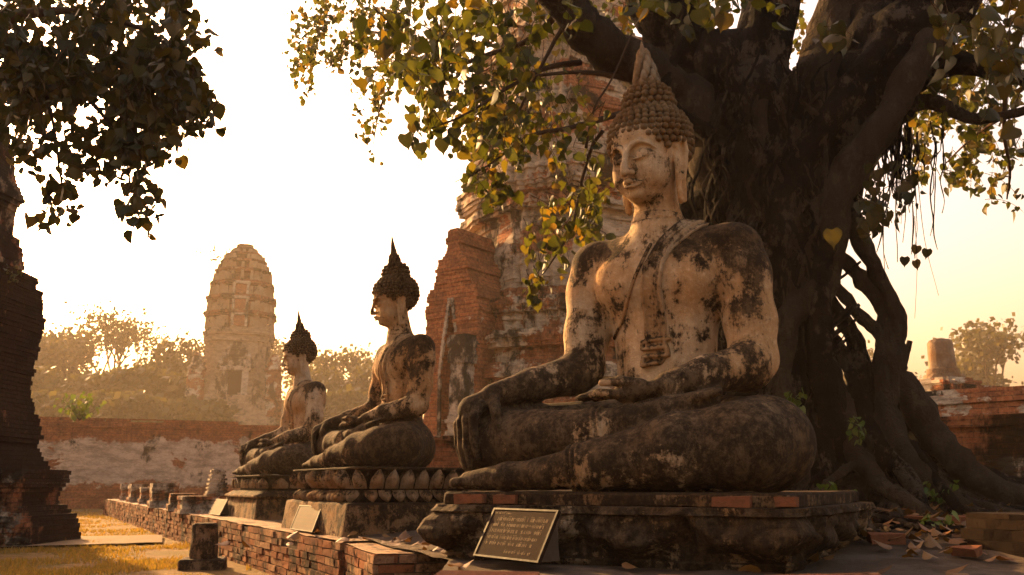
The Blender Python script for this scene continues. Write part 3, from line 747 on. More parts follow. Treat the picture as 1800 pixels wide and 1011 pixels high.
wall_between('brick_wall', at(1560, 700, 16.6), at(2150, 690, 13.0), 2.42, .5, brick_mat('stained_brick', .35, .5, .26, .09, light=1.15), 'sunlit stained brick wall below the broken stupa on the right', .08, 8)
wall_between('brick_wall', at(1500, 750, 10.6), at(2100, 745, 8.6), 1.62, .5, M_brick_near, 'near black-stained brick wall to the right of the tree roots', .06, 9)

def ribs(mb, hw, z0, z1, n, w, d, st=.13, nst=3, seed=1):
    """little upright antefixes standing round a tier"""
    rnd = random.Random(seed); P = redent(hw, None, nst, st)
    for (a, b) in zip(P, P[1:] + P[:1]):
        L = math.hypot(b[0] - a[0], b[1] - a[1]); m = max(1, int(L / n)); an = math.atan2(b[1] - a[1], b[0] - a[0])
        for i in range(m):
            if rnd.random() < .08: continue
            t = (i + .5) / m; h = (z1 - z0) * rnd.uniform(.7, 1)
            mb.box((a[0] + (b[0] - a[0]) * t, a[1] + (b[1] - a[1]) * t, z0 + h / 2), (w / 2, d / 2, h / 2), an, .01, rnd, taper=.72)

def far_prang():
    M_prang = brick_mat('prang_render', 1.1, .48, .3, .1, pl_col=(.35, .26, .17)); M_antefix = stucco_mat('antefix_stucco', (.33, .245, .16), .35, .6); PS = 90 / 55; c = at(412, 740, 90); o = empty('prang_tower', (c.x, c.y, CAM_Z * (1 - PS)), R(14), PS)
    tag(o, 'bullet-shaped stone prang tower with a dark doorway far behind the boundary wall', 'tower')
    mb = MB()
    base = [(0, 4.6), (1.2, 4.4), (1.2, 4.1), (2.4, 4.0), (2.4, 3.75), (3.6, 3.6), (3.6, 3.4), (4.6, 3.25), (4.6, 3.0), (5.2, 2.9), (5.2, 2.75), (5.7, 2.65), (5.81, 2.4), (7.0, 2.15)]
    courses(mb, lambda z: redent(lerp_prof(base, z)), 0, 7.0, .14, .03, .5, 3, .10)
    body = [(7.0, 2.05), (7.1, 1.95), (8.2, 1.88), (9.0, 1.88), (9.05, 1.98), (9.2, 2.04), (9.35, 1.92), (9.5, 2.08), (9.7, 2.12), (9.72, 1.95), (9.9, 1.9)]
    courses(mb, lambda z: redent(lerp_prof(body, z)), 7.0, 9.9, .13, .018, .5, 5, .05)
    base_o = mb.build('base', M_prang, o)
    tb = MB(); rb = MB(); z = 9.9; hws = [1.96, 1.93, 1.84, 1.70, 1.48, 1.20, .86, .5]; hts = [1.0, .98, .92, .8, .62, .48, .36, .26]
    for i, (hw, h) in enumerate(zip(hws, hts)):
        nxt = hws[i + 1] if i + 1 < len(hws) else .3
        prof = [(z, hw - .46), (z + h * .68, nxt - .38), (z + h * .70, nxt - .02), (z + h * .80, nxt + .20), (z + h * .9, nxt + .22), (z + h, nxt + .03)]
        courses(tb, lambda zz: redent(lerp_prof(prof, zz), None, 4, .12), z, z + h, .09, .022, .4, 20 + i, .05)
        ribs(rb, hw - .10, z, z + h * .74, .46, .22, .36, .12, 4, i)
        z += h
    rnd = random.Random(4)
    sp_o = tb.build('spire', brick_mat('prang_masonry', .0, .62, .3, .1, pl_col=(.36, .27, .18)), o)
    rb.build('antefixes', M_antefix, sp_o)  # stucco ribs kept paler than the walls; the contrast paints in relief shading
    # false niches on the front of three tiers
    zz = 9.9
    for i in range(3):
        h = hts[i]; n_ = MB(); hw = hws[i]
        n_.box((0, -hw + .02, zz + h * .34), (.30, .10, h * .30), 0, .01); n_o = n_.build('niche', M_gable, sp_o)
        f = MB()
        for s in (-1, 1): f.box((s * .40, -hw - .0, zz + h * .34), (.075, .16, h * .36), 0, .02)
        f.box((0, -hw - .0, zz + h * .76), (.52, .18, h * .08), 0, .02)
        f.build('niche_frame', M_plaster, sp_o); zz += h
    # door, steps, pediment
    d = MB(); d.box((0, -2.32, 5.9), (.36, .06, 1.3)); dr_o = d.build('doorway', plain_mat('doorway_shade', (.012, .008, .005)), base_o)  # solid near-black box; the opening's inner shade is put into its colour
    f = MB()
    for s in (-1, 1): f.box((s * .56, -2.30, 6.0), (.18, .28, 1.25), 0, .03)
    f.box((0, -2.32, 7.32), (.86, .30, .12), 0, .03)
    for k in range(9):
        w = .95 * (1 - (k / 9) ** 1.6) + .08; f.box((0, -2.12, 7.5 + k * .17), (w, .22, .085), 0, .03)
    f.build('door_frame', M_plaster, base_o)
    s_ = MB()
    for k in range(20):
        s_.box((0, -2.6 - (20 - k) * .10, k * .23 + .115), (.42, .35 + (20 - k) * .02, .112), 0, .01)
        for q in (-1, 1): s_.box((q * .72, -2.5 - (20 - k) * .075, k * .23 + .115), (.28, .55, .114), 0, .02)
    s_.build('staircase', M_far, base_o)
    # corner turrets
    for sx, sy in ((-1, -1), (1, -1), (-1, 1), (1, 1)):
        t = MB(); p = [(4.4, .62), (5.4, .55), (5.5, .64), (5.7, .5), (7.2, .42), (7.3, .5), (7.5, .36), (8.0, .26), (8.3, .12)]
        courses(t, lambda z: [(x + sx * 2.15, y + sy * 2.15) for x, y in redent(lerp_prof(p, z), None, 2, .2)], 4.4, 8.25, .11, .03, .4, int(30 + sx * 3 + sy), .1); t.build('corner_turret', M_brick, o)
    return o
far_prang()

M_towerbase = brick_mat('tower_base_brick', .34, .66, .28, .085, light=1.1, pl_col=(.5, .40, .28))
M_towershaft = brick_mat('tower_shaft_render', .56, .56, .28, .08, light=1.2, pl_col=(.46, .36, .25))
def main_tower():
    o = empty('brick_tower', (1.42, 22.3, 0), R(ROW))
    tag(o, 'huge plastered brick tower rising behind the large statue and the hanging leaves', 'tower')
    mb = MB()
    base = [(0, 3.9), (.8, 3.8), (.81, 3.5), (1.4, 3.35), (1.41, 3.1), (1.7, 3.2), (1.9, 3.0), (2.2, 2.95), (2.3, 3.15), (2.5, 3.15), (2.55, 2.85), (3.0, 2.8), (3.05, 3.0), (3.3, 3.02), (3.35, 2.75),
            (3.7, 2.72), (3.75, 2.95), (4.0, 2.98), (4.05, 2.65), (4.5, 2.6), (4.55, 2.8), (4.8, 2.75), (4.85, 2.45), (5.1, 2.4)]
    courses(mb, lambda z: redent(lerp_prof(base, z), None, 6, .07), 0, 5.1, .085, .035, .3, 11, .12); mb.build('moulded_base', M_towerbase, o)
    sh = MB(); body = [(5.1, 2.28), (7.0, 2.16), (7.02, 2.3), (7.2, 2.42), (7.4, 2.28), (7.45, 2.42), (7.6, 2.50), (7.95, 2.52), (8.0, 2.36), (8.35, 2.38), (8.4, 2.2), (8.6, 2.15), (9.6, 2.06), (9.62, 2.16), (9.8, 2.22), (9.85, 2.02), (11.4, 1.82), (11.42, 1.95), (11.7, 2.0), (11.75, 1.75), (13.2, 1.48), (13.25, 1.6), (13.5, 1.62), (13.55, 1.35), (15.5, .9), (16.8, .3)]
    courses(sh, lambda z: redent(lerp_prof(body, z), None, 6, .075), 5.1, 16.8, .10, .028, .35, 13, .13); sh.build('shaft', M_towershaft, o)
    return o
main_tower()
def porch():
    o = empty('gabled_porch', (-.86, 20.7, 0), R(54))
    tag(o, 'ruined red brick porch with a steep gable and pointed niche beside the tower', 'porch')
    # local -x is the front; widths along local y
    W = .76; mb = MB()
    def hw(z): return W if z < 4.55 else max(.14, W * (1 - (z - 4.55) / 1.85) + .05 + .14 * (int(z * 3.1) % 2) * .6)
    def nh(z): return .26 if z < 3.2 else max(0, .26 * (1 - ((z - 3.2) / 1.7) ** 1.15)) if z < 4.9 else 0
    def fn(z):
        w, n_ = hw(z), nh(z); back = 1.9 - (max(0, z - 4.2) * .62); L = (back + .85) / 2
        if n_ > .02: return [rect(.70, (w - n_) / 2, -.15, (w + n_) / 2), rect(.70, (w - n_) / 2, -.15, -(w + n_) / 2), rect(max(.1, back - .552) / 2, w, .552 + max(.1, back - .552) / 2, 0)]
        return rect(L, w, -.85 + L, 0)
    courses(mb, fn, 1.3, 6.5, .075, .022, .28, 17, .06); gw_o = mb.build('gable_wall', M_gable, o)
    b = MB(); prof = [(0, .55), (.5, .45), (.51, .3), (.9, .22), (.91, .35), (1.1, .38), (1.12, .15), (1.45, .06)]
    courses(b, lambda z: rect(1.3 + lerp_prof(prof, z), W + lerp_prof(prof, z), .35, 0), 0, 1.45, .08, .03, .3, 18, .1); b.build('base', M_towerbase, o)
    at_ = MB()
    for s in (-1, 1):
        for k in range(26):
            z = 1.5 + k * .132; n_ = max(.0, nh(z) + .03); at_.box((-.865, s * n_, z), (.03, .035, .069), 0, .004)
    at_.build('arch_trim', M_plaster, gw_o)
    for s in (-1,):
        p = MB(); pr = [(1.3, .29), (1.5, .29), (1.55, .24), (1.8, .29), (1.95, .22), (2.1, .26), (2.2, .19), (3.3, .175), (3.35, .23), (3.55, .26), (3.6, .21), (3.8, .27), (3.95, .21)]
        courses(p, lambda z: rect(.26 + lerp_prof(pr, z) * .5, lerp_prof(pr, z), -.88, s * .50), 1.3, 3.95, .07, .012, .3, 19 + s, .03); p.build('pilaster', M_plaster, gw_o)
    return o
porch()
def stupa():
    c = at(1662, 700, 24); o = empty('broken_stupa', (c.x, c.y, 0), R(ROW)); tag(o, 'broken brick stupa with a bare round stump on stepped terraces, far right', 'stupa')
    mb = MB(); prof = [(0, 2.3), (1.6, 2.2), (2.2, 2.0), (2.6, 1.9), (2.61, 1.72), (2.85, 1.66), (2.86, 1.45), (3.02, 1.4), (3.03, 1.15), (3.2, 1.1), (3.21, .72), (3.42, .68), (3.43, .54), (3.55, .5)]
    courses(mb, lambda z: redent(lerp_prof(prof, z), None, 2, .14), 0, 3.5, .085, .03, .3, 23, .1); mb.build('terraces', M_brick, o)
    s = MB(); lathe(s, [(.52, 3.48), (.50, 3.6), (.42, 3.62), (.40, 3.75), (.34, 3.78), (.33, 4.0), (.315, 4.45), (.27, 4.53), (.1, 4.58)], (0, 0), 28, .08); s.build('round_stump', stucco_mat('stump_stone', (.28, .2, .13), .3, .8), o)
stupa()
M_ruin = brick_mat('ruin_brick', .12, 1.06, .25, .062, bump=1.3, pl_col=(.42, .33, .24))
def left_ruin():
    # front ruin: stepped base and broken pillar; every course is sized from its right-hand near corner
    d, hd = 12.7, .95; c = Vector((-8.6, d, 0)); o = empty('ruined_pillar', (c.x, c.y, 0), 0); tag(o, 'dark ruined brick pillar on a stepped base at the left edge of the lawn', 'ruin')
    def Z(py, dd=d - hd): return at(60, py, dd).z
    def H(px, py, dd=d + hd * .7): return at(px, py, dd).x - c.x
    def pr(L): return [(Z(py), H(px, py)) for px, py in L]
    b = MB(); bp = pr([(134, 960), (132, 914), (126, 912), (104, 880), (108, 870), (124, 847), (120, 824)])
    courses(b, lambda z: redent(lerp_prof(bp, z), hd + (lerp_prof(bp, z) - 2.6) * .6, 2, .06), -.05, Z(823), .062, .022, .25, 31, .06); b.build('stepped_base', M_ruin, o)
    p = MB(); pp = pr([(76, 823), (64, 790), (54, 775), (66, 757), (66, 735), (59, 714), (46, 680), (50, 640), (62, 587), (66, 560), (70, 539), (72, 500), (76, 470), (79, 447)])
    def pf(z):
        w = lerp_prof(pp, z)
        if z > Z(470): return rect((w - H(42, 460)) / 2, hd * .6, (w + H(42, 460)) / 2, 0)
        if z > Z(505): return rect((w - H(12, 490)) / 2, hd * .8, (w + H(12, 490)) / 2, 0)
        return redent(w, hd, 3, .05)
    courses(p, pf, Z(823), Z(446), .062, .02, .25, 33, .05); p.build('pillar', M_ruin, o)
    # taller tower behind it
    d2, h2 = 15.4, .9; c2 = Vector((-10.6, d2, 0)); o2 = empty('ruined_tower', (c2.x, c2.y, 0), 0); tag(o2, 'tall narrow plastered tower cut by the left edge, behind the dark pillar', 'tower')
    tp = [(at(20, py, d2 - h2).z, at(px, py, d2 + h2 * .75).x - c2.x) for px, py in ((40, 900), (30, 560), (10, 490), (8, 470), (34, 440), (42, 432), (42, 400), (36, 380), (24, 372), (28, 330), (46, 302), (44, 285), (34, 268), (26, 200), (17, 150), (10, 60), (-30, -60))]
    t = MB(); courses(t, lambda z: redent(lerp_prof(tp, z), h2, 3, .06), -.05, tp[-1][0], .085, .016, .3, 35, .05); t.build('shaft', brick_mat('ruin_tower_render', .4, .78, .25, .07, pl_col=(.30, .22, .14)), o2)
left_ruin()
# ------------------------------------------------------------------ pedestals and statues
def rrect(hx, hy, r, n=6):
    P = []
    for (cx, cy, a0) in ((hx - r, hy - r, 0), (-hx + r, hy - r, 90), (-hx + r, -hy + r, 180), (hx - r, -hy + r, 270)):
        for i in range(n + 1):
            a = R(a0 + 90 * i / n); P.append((cx + r * math.cos(a), cy + r * math.sin(a)))
    return P
def extrude_rings(mb, rings, seg=.06, rough=.006, seed=1):
    """rings: list of (polygon, z). Same vertex counts; edges subdivided, roughened"""
    base = [subdiv(P, 9) for P, z in rings]; counts = None; V = []
    P0 = rings[0][0]; cnt = [max(1, int(math.hypot(b[0] - a[0], b[1] - a[1]) / seg)) for a, b in zip(P0, P0[1:] + P0[:1])]
    n = sum(cnt)
    for P, z in rings:
        for (a, b), c in zip(zip(P, P[1:] + P[:1]), cnt):
            for i in range(c):
                x, y = a[0] + (b[0] - a[0]) * i / c, a[1] + (b[1] - a[1]) * i / c
                d = Vector((noise.noise(Vector((x * 4 + seed, y * 4, z * 4))) + .6 * noise.noise(Vector((x * 13, y * 13 + seed, z * 13))), noise.noise(Vector((x * 4, y * 4 + 7 + seed, z * 4))) + .6 * noise.noise(Vector((x * 13 + 3, y * 13, z * 13))), .5 * noise.noise(Vector((x * 9, y * 9, z * 9 + seed)))))
                V.append((x + d.x * rough, y + d.y * rough, z + d.z * rough))
    F = [(j * n + i, j * n + (i + 1) % n, (j + 1) * n + (i + 1) % n, (j + 1) * n + i) for j in range(len(rings) - 1) for i in range(n)]
    F += [tuple(range(n - 1, -1, -1)), tuple((len(rings) - 1) * n + i for i in range(n))]
    mb.add(V, F)
def ringstack(prof, hx, hy, r, dz=.03):
    """prof: list of (inset, z) -> rings, refined vertically"""
    out = []
    for (a, b) in zip(prof[:-1], prof[1:]):
        m = max(1, int(abs(b[1] - a[1]) / dz))
        for i in range(m):
            t = i / m; ins = a[0] + (b[0] - a[0]) * t; out.append((rrect(hx - ins, hy - ins, max(.01, r - ins * .5)), a[1] + (b[1] - a[1]) * t))
    ins, z = prof[-1]; out.append((rrect(hx - ins, hy - ins, max(.01, r - ins * .5)), z)); return out
def petal_band(mb, hx, hy, r, z0, z1, w, up=True, bulge=.045, seed=1, lean=.04):
    """overlapping lotus petals round a rounded rectangle"""
    P = rrect(hx, hy, r, 5); seg = [math.hypot(b[0] - a[0], b[1] - a[1]) for a, b in zip(P, P[1:] + P[:1])]; T = sum(seg); n = int(T / w); rnd = random.Random(seed)
    for i in range(n):
        s = T * i / n; k = 0
        while s > seg[k]: s -= seg[k]; k += 1
        a, b = Vector(P[k]), Vector(P[(k + 1) % len(P)]); p = a + (b - a) * (s / seg[k]); t = (b - a).normalized(); nrm = Vector((t.y, -t.x))
        U, Wn = 6, 6; V = []; wear = rnd.uniform(.5, 1.05)
        for j in range(U + 1):
            v = j / U; half = w * .47 * (max(.05, 1 - max(0, v - .35) ** 2 * 2.3) if v < .99 else .05)
            zz = z0 + (z1 - z0) * v if up else z1 - (z1 - z0) * v
            for q in range(Wn + 1):
                u = q / Wn * 2 - 1
                out = bulge * wear * (math.sin(math.pi * (.15 + .75 * v)) * (1 - .98 * u * u) + .15 * (1 - abs(u)) ** 3) + lean * v
                xy = p + t * (u * half) + nrm * out; V.append((xy.x, xy.y, zz + .008 * abs(u) * (1 if up else -1) * 0))
        F = [(j * (Wn + 1) + q, j * (Wn + 1) + q + 1, (j + 1) * (Wn + 1) + q + 1, (j + 1) * (Wn + 1) + q) for j in range(U) for q in range(Wn)]
        if not up: F = [f[::-1] for f in F]
        mb.add(V, F)

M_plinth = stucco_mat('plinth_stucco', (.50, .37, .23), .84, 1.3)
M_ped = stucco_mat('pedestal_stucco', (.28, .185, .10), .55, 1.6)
M_petal = stucco_mat('petal_stucco', (.38, .26, .15), .48, 1.6); M_waist = stucco_mat('waist_shade_stucco', (.22, .15, .08), .85, 1.6)  # paler petals over a darkened waist: shade of the gaps put into the colours
M_body = stucco_mat('statue_plaster', (.66, .49, .30), .44, 1.0, legs=True)
M_body2 = stucco_mat('statue_plaster_dark', (.60, .42, .24), .46, 1.1, legs=True)
M_body3 = stucco_mat('statue_plaster_pale', (.66, .50, .32), .36, 1.35, legs=True)
M_sash = stucco_mat('sash_plaster', (.52, .38, .23), .52, 1.2, legs=False)
M_hair = stucco_mat('curl_stone', (.21, .14, .072), .38, 2.0, topdark=.2)
M_hair2 = stucco_mat('curl_stone_dark', (.16, .105, .055), .5, 2.0, topdark=.2)
M_finial = stucco_mat('finial_stone', (.34, .27, .18), .40, 2.0, topdark=.1)

# plinth of the large statue
TH1 = 30.0
S1 = Vector((.90, 5.58, .755))
rz1 = R(-TH1)
def plinth_large():
    o = empty('statue_plinth', (S1.x, S1.y, .40), rz1); tag(o, 'large eroded stucco plinth with exposed orange bricks under the biggest statue', 'plinth')
    hx, hy, H = .99, .93, .355; y0 = .11; x0 = -.05
    # top slab
    sl = MB(); ins = ringstack([(.02, H - .072), (.0, H - .066), (.0, H - .012), (.012, H)], hx, hy, .05, .02); ins = [([(x + x0, y + y0) for x, y in P], z) for P, z in ins]
    extrude_rings(sl, ins, .05, .012, 4); sl_o = sl.build('top_slab', M_slab, o, False)
    rnd = random.Random(8)
    spots = [(-1.0 + rnd.uniform(0, 2.0), rnd.uniform(.04, .07)) for i in range(3)] + [(.72, .095), (.98, .05)]
    for x, w in spots:      # bricks showing in the slab's edge
        b = MB(); b.box((x + x0, y0 - hy - .005 - rnd.random() * .002, H - .04), (w, .03, .024 + rnd.random() * .002), 0, .004, rnd); b.build('exposed_brick', M_loose_bright, sl_o)
    # eroded body with the remains of a scalloped moulding
    nx, nz = 200, 34; V = []; per = rrect(hx + .03, hy + .03, .06, 3); pts = subdiv(per, .03); n = len(pts)
    for j in range(nz + 1):
        v = j / nz; z = -.02 + v * (H - .05)
        for (x, y) in pts:
            ang = x * 5.2 if abs(y) > hy - .05 else y * 5.2
            arch = abs(math.sin(ang + .5)); lobe = .5 + .5 * math.tanh((v - (.25 + .5 * (1 - arch) ** 1.2)) * 9)
            prof = .035 * math.sin(v * math.pi * 1.1) + .03 * (v > .86) + .02 * (v < .12)
            er = .055 * noise.noise(Vector((x * 3.1, y * 3.1, z * 4.5))) + .055 * noise.noise(Vector((x * 8, y * 8, z * 10))) + .018 * noise.noise(Vector((x * 23, y * 23, z * 25)))
            out = -.035 + prof + (lobe - .5) * .13 + er
            L = math.hypot(x / hx, y / hy); nxv = Vector((x / hx ** 1, y / hy ** 1)); m = max(abs(nxv.x), abs(nxv.y)); nn = Vector((x / hx if abs(nxv.x) > m * .96 else 0, y / hy if abs(nxv.y) > m * .96 else 0)); nn.normalize()
            V.append((x + x0 + nn.x * out, y + y0 + nn.y * out, z))
    F = [(j * n + i, j * n + (i + 1) % n, (j + 1) * n + (i + 1) % n, (j + 1) * n + i) for j in range(nz) for i in range(n)]
    F += [tuple(nz * n + i for i in range(n))]
    link('eroded_body', mesh_from('eroded_body', V, F, False), M_plinth, o)
M_slab = stucco_mat('slab_stucco', (.30, .20, .11), .78, 1.6)
M_loose_bright = loose_brick_mat('orange_brick', .0)
plinth_large()

def pedestal(name, c, rz, hx, hy, H, label, petals, seed, zb=.40):
    """block, reversed petals, waist and upturned petals"""
    o = empty(name, (c[0], c[1], zb), rz); tag(o, label, 'pedestal', 'lotus pedestals')
    zb1 = H * .47; b = MB()
    extrude_rings(b, ringstack([(-.05, -.02), (-.05, zb1 * .06), (-.02, zb1 * .94), (-.01, zb1), (.03, zb1 + .006)], hx, hy, .035, .05), .09, .008, seed); b.build('base_block', M_ped, o)
    w = MB(); extrude_rings(w, ringstack([(.07, zb1), (.08, H * .60), (.12, H * .66), (.12, H * .70), (.10, H * .74), (.07, H * .95), (.01, H * .965), (.008, H * .995), (.03, H)], hx, hy, .10, .03), .09, .006, seed + 1); w.build('moulded_waist', M_waist, o, True)
    if petals:
        u = MB(); petal_band(u, hx - .09, hy - .09, .10, H * .68, H * .965, .125, True, .105, seed, .06); u.build('upturned_petals', M_petal, o, True)
        l = MB(); petal_band(l, hx - .09, hy - .09, .10, zb1 + .008, H * .66, .115, False, .10, seed + 2, .06); l.build('downturned_petals', M_petal, o, True)
    else:
        u = MB(); petal_band(u, hx - .045, hy - .045, .10, H * .69, H * .93, .20, True, .028, seed, .02); u.build('worn_petals', M_ped, o, True)
        l = MB(); extrude_rings(l, ringstack([(-.05, zb1), (-.055, zb1 + .03), (.0, H * .58), (.05, H * .64)], hx, hy, .1, .03), .09, .01, seed + 3); l.build('torus_moulding', M_ped, o, True)
TH2 = 62.1
S2 = Vector((-1.14, 8.32, .40 + .53)); S3 = Vector((-2.76, 11.75, .40 + .50))
SC2, SC3 = .725, .715
f2 = Vector((-math.sin(R(TH2)), -math.cos(R(TH2)), 0))
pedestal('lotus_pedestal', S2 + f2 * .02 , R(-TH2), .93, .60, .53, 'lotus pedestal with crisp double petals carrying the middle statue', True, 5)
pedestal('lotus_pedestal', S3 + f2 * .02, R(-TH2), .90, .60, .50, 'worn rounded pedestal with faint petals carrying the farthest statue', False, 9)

def statue(loc, rz, yaw, sc, label, q, mats, fin, cache={}):
    e = empty('buddha_statue', loc, rz, sc); tag(e, label, 'statue', 'row of seated stone statues')
    key = (q, yaw)
    if key not in cache:
        F = sculpt(q, yaw); nx_ = lambda P: nod(P, yaw); body = F.mesh('body', nx_); sa = F.mesh('robe_sash', nx_, F=sash_field(F)); cache[key] = (body, sa)
    body, sa = cache[key]
    if body.users: body = body.copy(); sa = sa.copy()
    link('body', body, mats[0], e); link('robe_sash', sa, mats[1], e)
    hc = curls('hair_curls', yaw, mats[2], e, *((.043, .0245) if q < 1.2 else (.05, .029)))
    (petal_finial if fin == 'petal' else ringed_finial)(yaw, mats[3], hc)
    return e
statue(S1, rz1, R(-12), 1.0, 'largest nearest seated buddha statue with pale plaster face and a hand over its knee', 1.0, (M_body, M_sash, M_hair, M_finial), 'petal')
statue(S2 + Vector((.05, 0, 0)), R(-57), R(-9), SC2, 'middle seated buddha statue in profile on the double lotus pedestal', 1.5, (M_body2, M_sash, M_hair2, M_hair2), 'ring')
statue(S3, R(-55), R(-10), SC3, 'farthest and smallest looking seated buddha statue in profile, left of the middle one', 1.5, (M_body3, M_sash, M_hair2, M_hair2), 'ring')

# ------------------------------------------------------------------ plaques
def plaque(tl, tr, br, bl, label, rows, seed, mat):
    """slanted plate; corners in world space, on a wedge stand"""
    tl, tr, br, bl = [Vector(p) for p in (tl, tr, br, bl)]
    tr = tl + (br - bl); c = (bl + br) / 2; o = empty('information_plaque', (c.x, c.y, c.z)); tag(o, label, 'plaque', 'slanted plaques in front of the statues')
    n = (tr - tl).cross(bl - tl).normalized()
    if n.y > 0: n = -n
    def P(u, v, h=0): return tl + (tr - tl) * u + (bl - tl) * v + ((tl - tr) + (br - bl)) * (u * v) + n * h - c
    mb = MB(); T = -.016
    q = [P(0, 0), P(1, 0), P(1, 1), P(0, 1), P(0, 0, T), P(1, 0, T), P(1, 1, T), P(0, 1, T)]
    mb.add(q, [(0, 3, 2, 1), (4, 5, 6, 7), (0, 1, 5, 4), (1, 2, 6, 5), (2, 3, 7, 6), (3, 0, 4, 7)]); pl_o = mb.build('plate', mat, o)
    fr = MB()
    for (u0, v0, u1, v1) in ((0, 0, 1, .035), (0, .965, 1, 1), (0, .035, .025, .965), (.975, .035, 1, .965)):
        fr.add([P(u0, v0, .004), P(u1, v0, .004), P(u1, v1, .004), P(u0, v1, .004), P(u0, v0, .0), P(u1, v0, .0), P(u1, v1, .0), P(u0, v1, .0)], [(0, 3, 2, 1), (0, 1, 5, 4), (1, 2, 6, 5), (2, 3, 7, 6), (3, 0, 4, 7)])
    fr.build('rim', M_rim, pl_o)
    st = MB(); a, b = P(.06, .05, T), P(.94, .05, T); a2, b2 = P(.06, .97, T), P(.94, .97, T)
    zb = min(a2.z, b2.z); back = Vector((-n.x, -n.y, 0)).normalized() * .02
    st.add([a, b, b2, a2, Vector((a.x, a.y, zb)) + back, Vector((b.x, b.y, zb)) + back, ], [(0, 1, 2, 3), (0, 4, 5, 1), (0, 3, 4), (1, 5, 2), (3, 2, 5, 4)]); st.build('wedge_stand', M_mortar, o)
    # rows of small raised script
    rnd = random.Random(seed); ins = MB()
    for (v, u0, u1, h) in rows:
        u = u0
        while u < u1:
            w = rnd.uniform(.012, .022)
            for _ in range(rnd.choice((2, 2, 3))):
                ua, ub = u + rnd.uniform(0, w * .8), u + rnd.uniform(0, w * .8); va, vb = v + rnd.uniform(-h, h) / 2, v + rnd.uniform(-h, h) / 2
                if rnd.random() < .5: ub = ua; va, vb = v - h * .5, v + h * .5
                d = .006
                ins.add([P(ua, va, .0012), P(ua + d, va + d, .0012), P(ub + d, vb + d, .0012), P(ub, vb, .0012)], [(0, 3, 2, 1)])
            if rnd.random() < .25: ins.add([P(u, v - h * .85, .0012), P(u + w * .6, v - h * .95, .0012), P(u + w * .6, v - h * .7, .0012), P(u, v - h * .7, .0012)], [(0, 3, 2, 1)])
            u += w * 1.15 + (rnd.random() < .10) * .03
    ins.build('inscription', M_script, pl_o); return o
M_plate = plain_mat('bronze_plate', (.022, .012, .007), .85, .25, 12, .1); M_plate2 = plain_mat('dusty_stone_plate', (.06, .038, .022), .7, .25, 14, .3)
M_rim = plain_mat('plate_rim', (.016, .010, .006), .5); M_script = plain_mat('gold_script', (.075, .034, .012), .6)
rowsA = [(.10, .05, .30, .035), (.22, .14, .92, .07), (.34, .10, .90, .06), (.46, .09, .88, .07), (.59, .08, .86, .06), (.71, .08, .84, .06), (.86, .45, .84, .05)]
p_bl, p_br = on_ground(832, 977, .43), on_ground(946, 990, .43)
_b = (p_br - p_bl).normalized(); _n = Vector((_b.y, -_b.x, 0)); p_up = Vector((-_n.x * .10, -_n.y * .10, .275))
plaque(at(869, 893, p_bl.y + .10), at(990, 897, p_br.y + .10), p_br, p_bl, 'largest bronze plaque with rows of script, leaning before the big plinth', rowsA, 3, M_plate)
a, b = on_ground(510, 930, .412), on_ground(549, 936, .412)
plaque(at(527, 888, a.y + .14), at(561, 892, b.y + .14), b, a, 'dusty middle plaque slanting in front of the double lotus pedestal', [(v, .12, .86, .07) for v in (.16, .32, .48, .64, .8)], 5, M_plate2)
a, b = on_ground(367, 903, .412), on_ground(386, 906, .412)
plaque(at(381, 877, a.y + .14), at(401, 879, b.y + .14), b, a, 'farthest and smallest dusty plaque beside the worn pedestal', [(v, .12, .86, .08) for v in (.2, .4, .6, .8)], 6, M_plate2)

# ------------------------------------------------------------------ brick stubs on the platform, post, ledge
def stub(px, Y, inset, w, l, h, label, seed, kind='stub', ch=.058):
    # on the platform along its outer edge at forward distance Y
    t = (Y - CA.y) / er.y; p = CA + er * t + ez * inset
    if px is not None: p = Vector((at(px, 860, Y).x, Y, 0))
    o = empty('brick_stub' if kind == 'stub' else 'stacked_spire', (p.x, p.y, .39), R(ROW + random.Random(seed).uniform(-4, 4)))
    tag(o, label, 'brick stub' if kind == 'stub' else 'spire', 'broken brick stubs along the platform')
    mb = MB()
    if kind == 'stub':
        prof = [(0, 1.0), (h * .3, 1.0), (h * .31, .88), (h * .7, .86), (h * .75, .95), (h, .9)]
        courses(mb, lambda z: rect(w * lerp_prof(prof, z), l * lerp_prof(prof, z)), 0, h, ch, .012, .12, seed, .02)
    else:
        prof = [(0, 1.5), (h * .12, 1.2), (h * .14, .9), (h, .42)]
        courses(mb, lambda z: rect(w * lerp_prof(prof, z) * (1 + .12 * math.sin(z * 110)), l * lerp_prof(prof, z) * (1 + .12 * math.sin(z * 110))), 0, h, .030, .006, .1, seed, .01)
    mb.build('brickwork', M_brick_near, o)
stub(381, 13.6, .5, .20, .18, .62, 'slender tapering spire of stacked tiles on the platform beside the farthest statue', 41, 'spire')
stub(352, 13.3, .5, .30, .26, .24, 'wide low brick stub at the foot of the tile spire', 42)
stub(322, 14.6, .5, .22, .26, .26, 'square brick stub second beyond the tile spire', 43)
stub(289, 16.4, .5, .24, .24, .42, 'tallest brick stub in the middle of the platform edge', 44)
stub(266, 18.6, .5, .22, .22, .34, 'brick stub between the tallest stub and the farthest pair', 45)
stub(246, 20.8, .5, .24, .24, .40, 'nearer one of the farthest pair of brick stubs', 46)
stub(228, 23.2, .5, .22, .22, .40, 'last brick stub at the far end of the platform', 47)

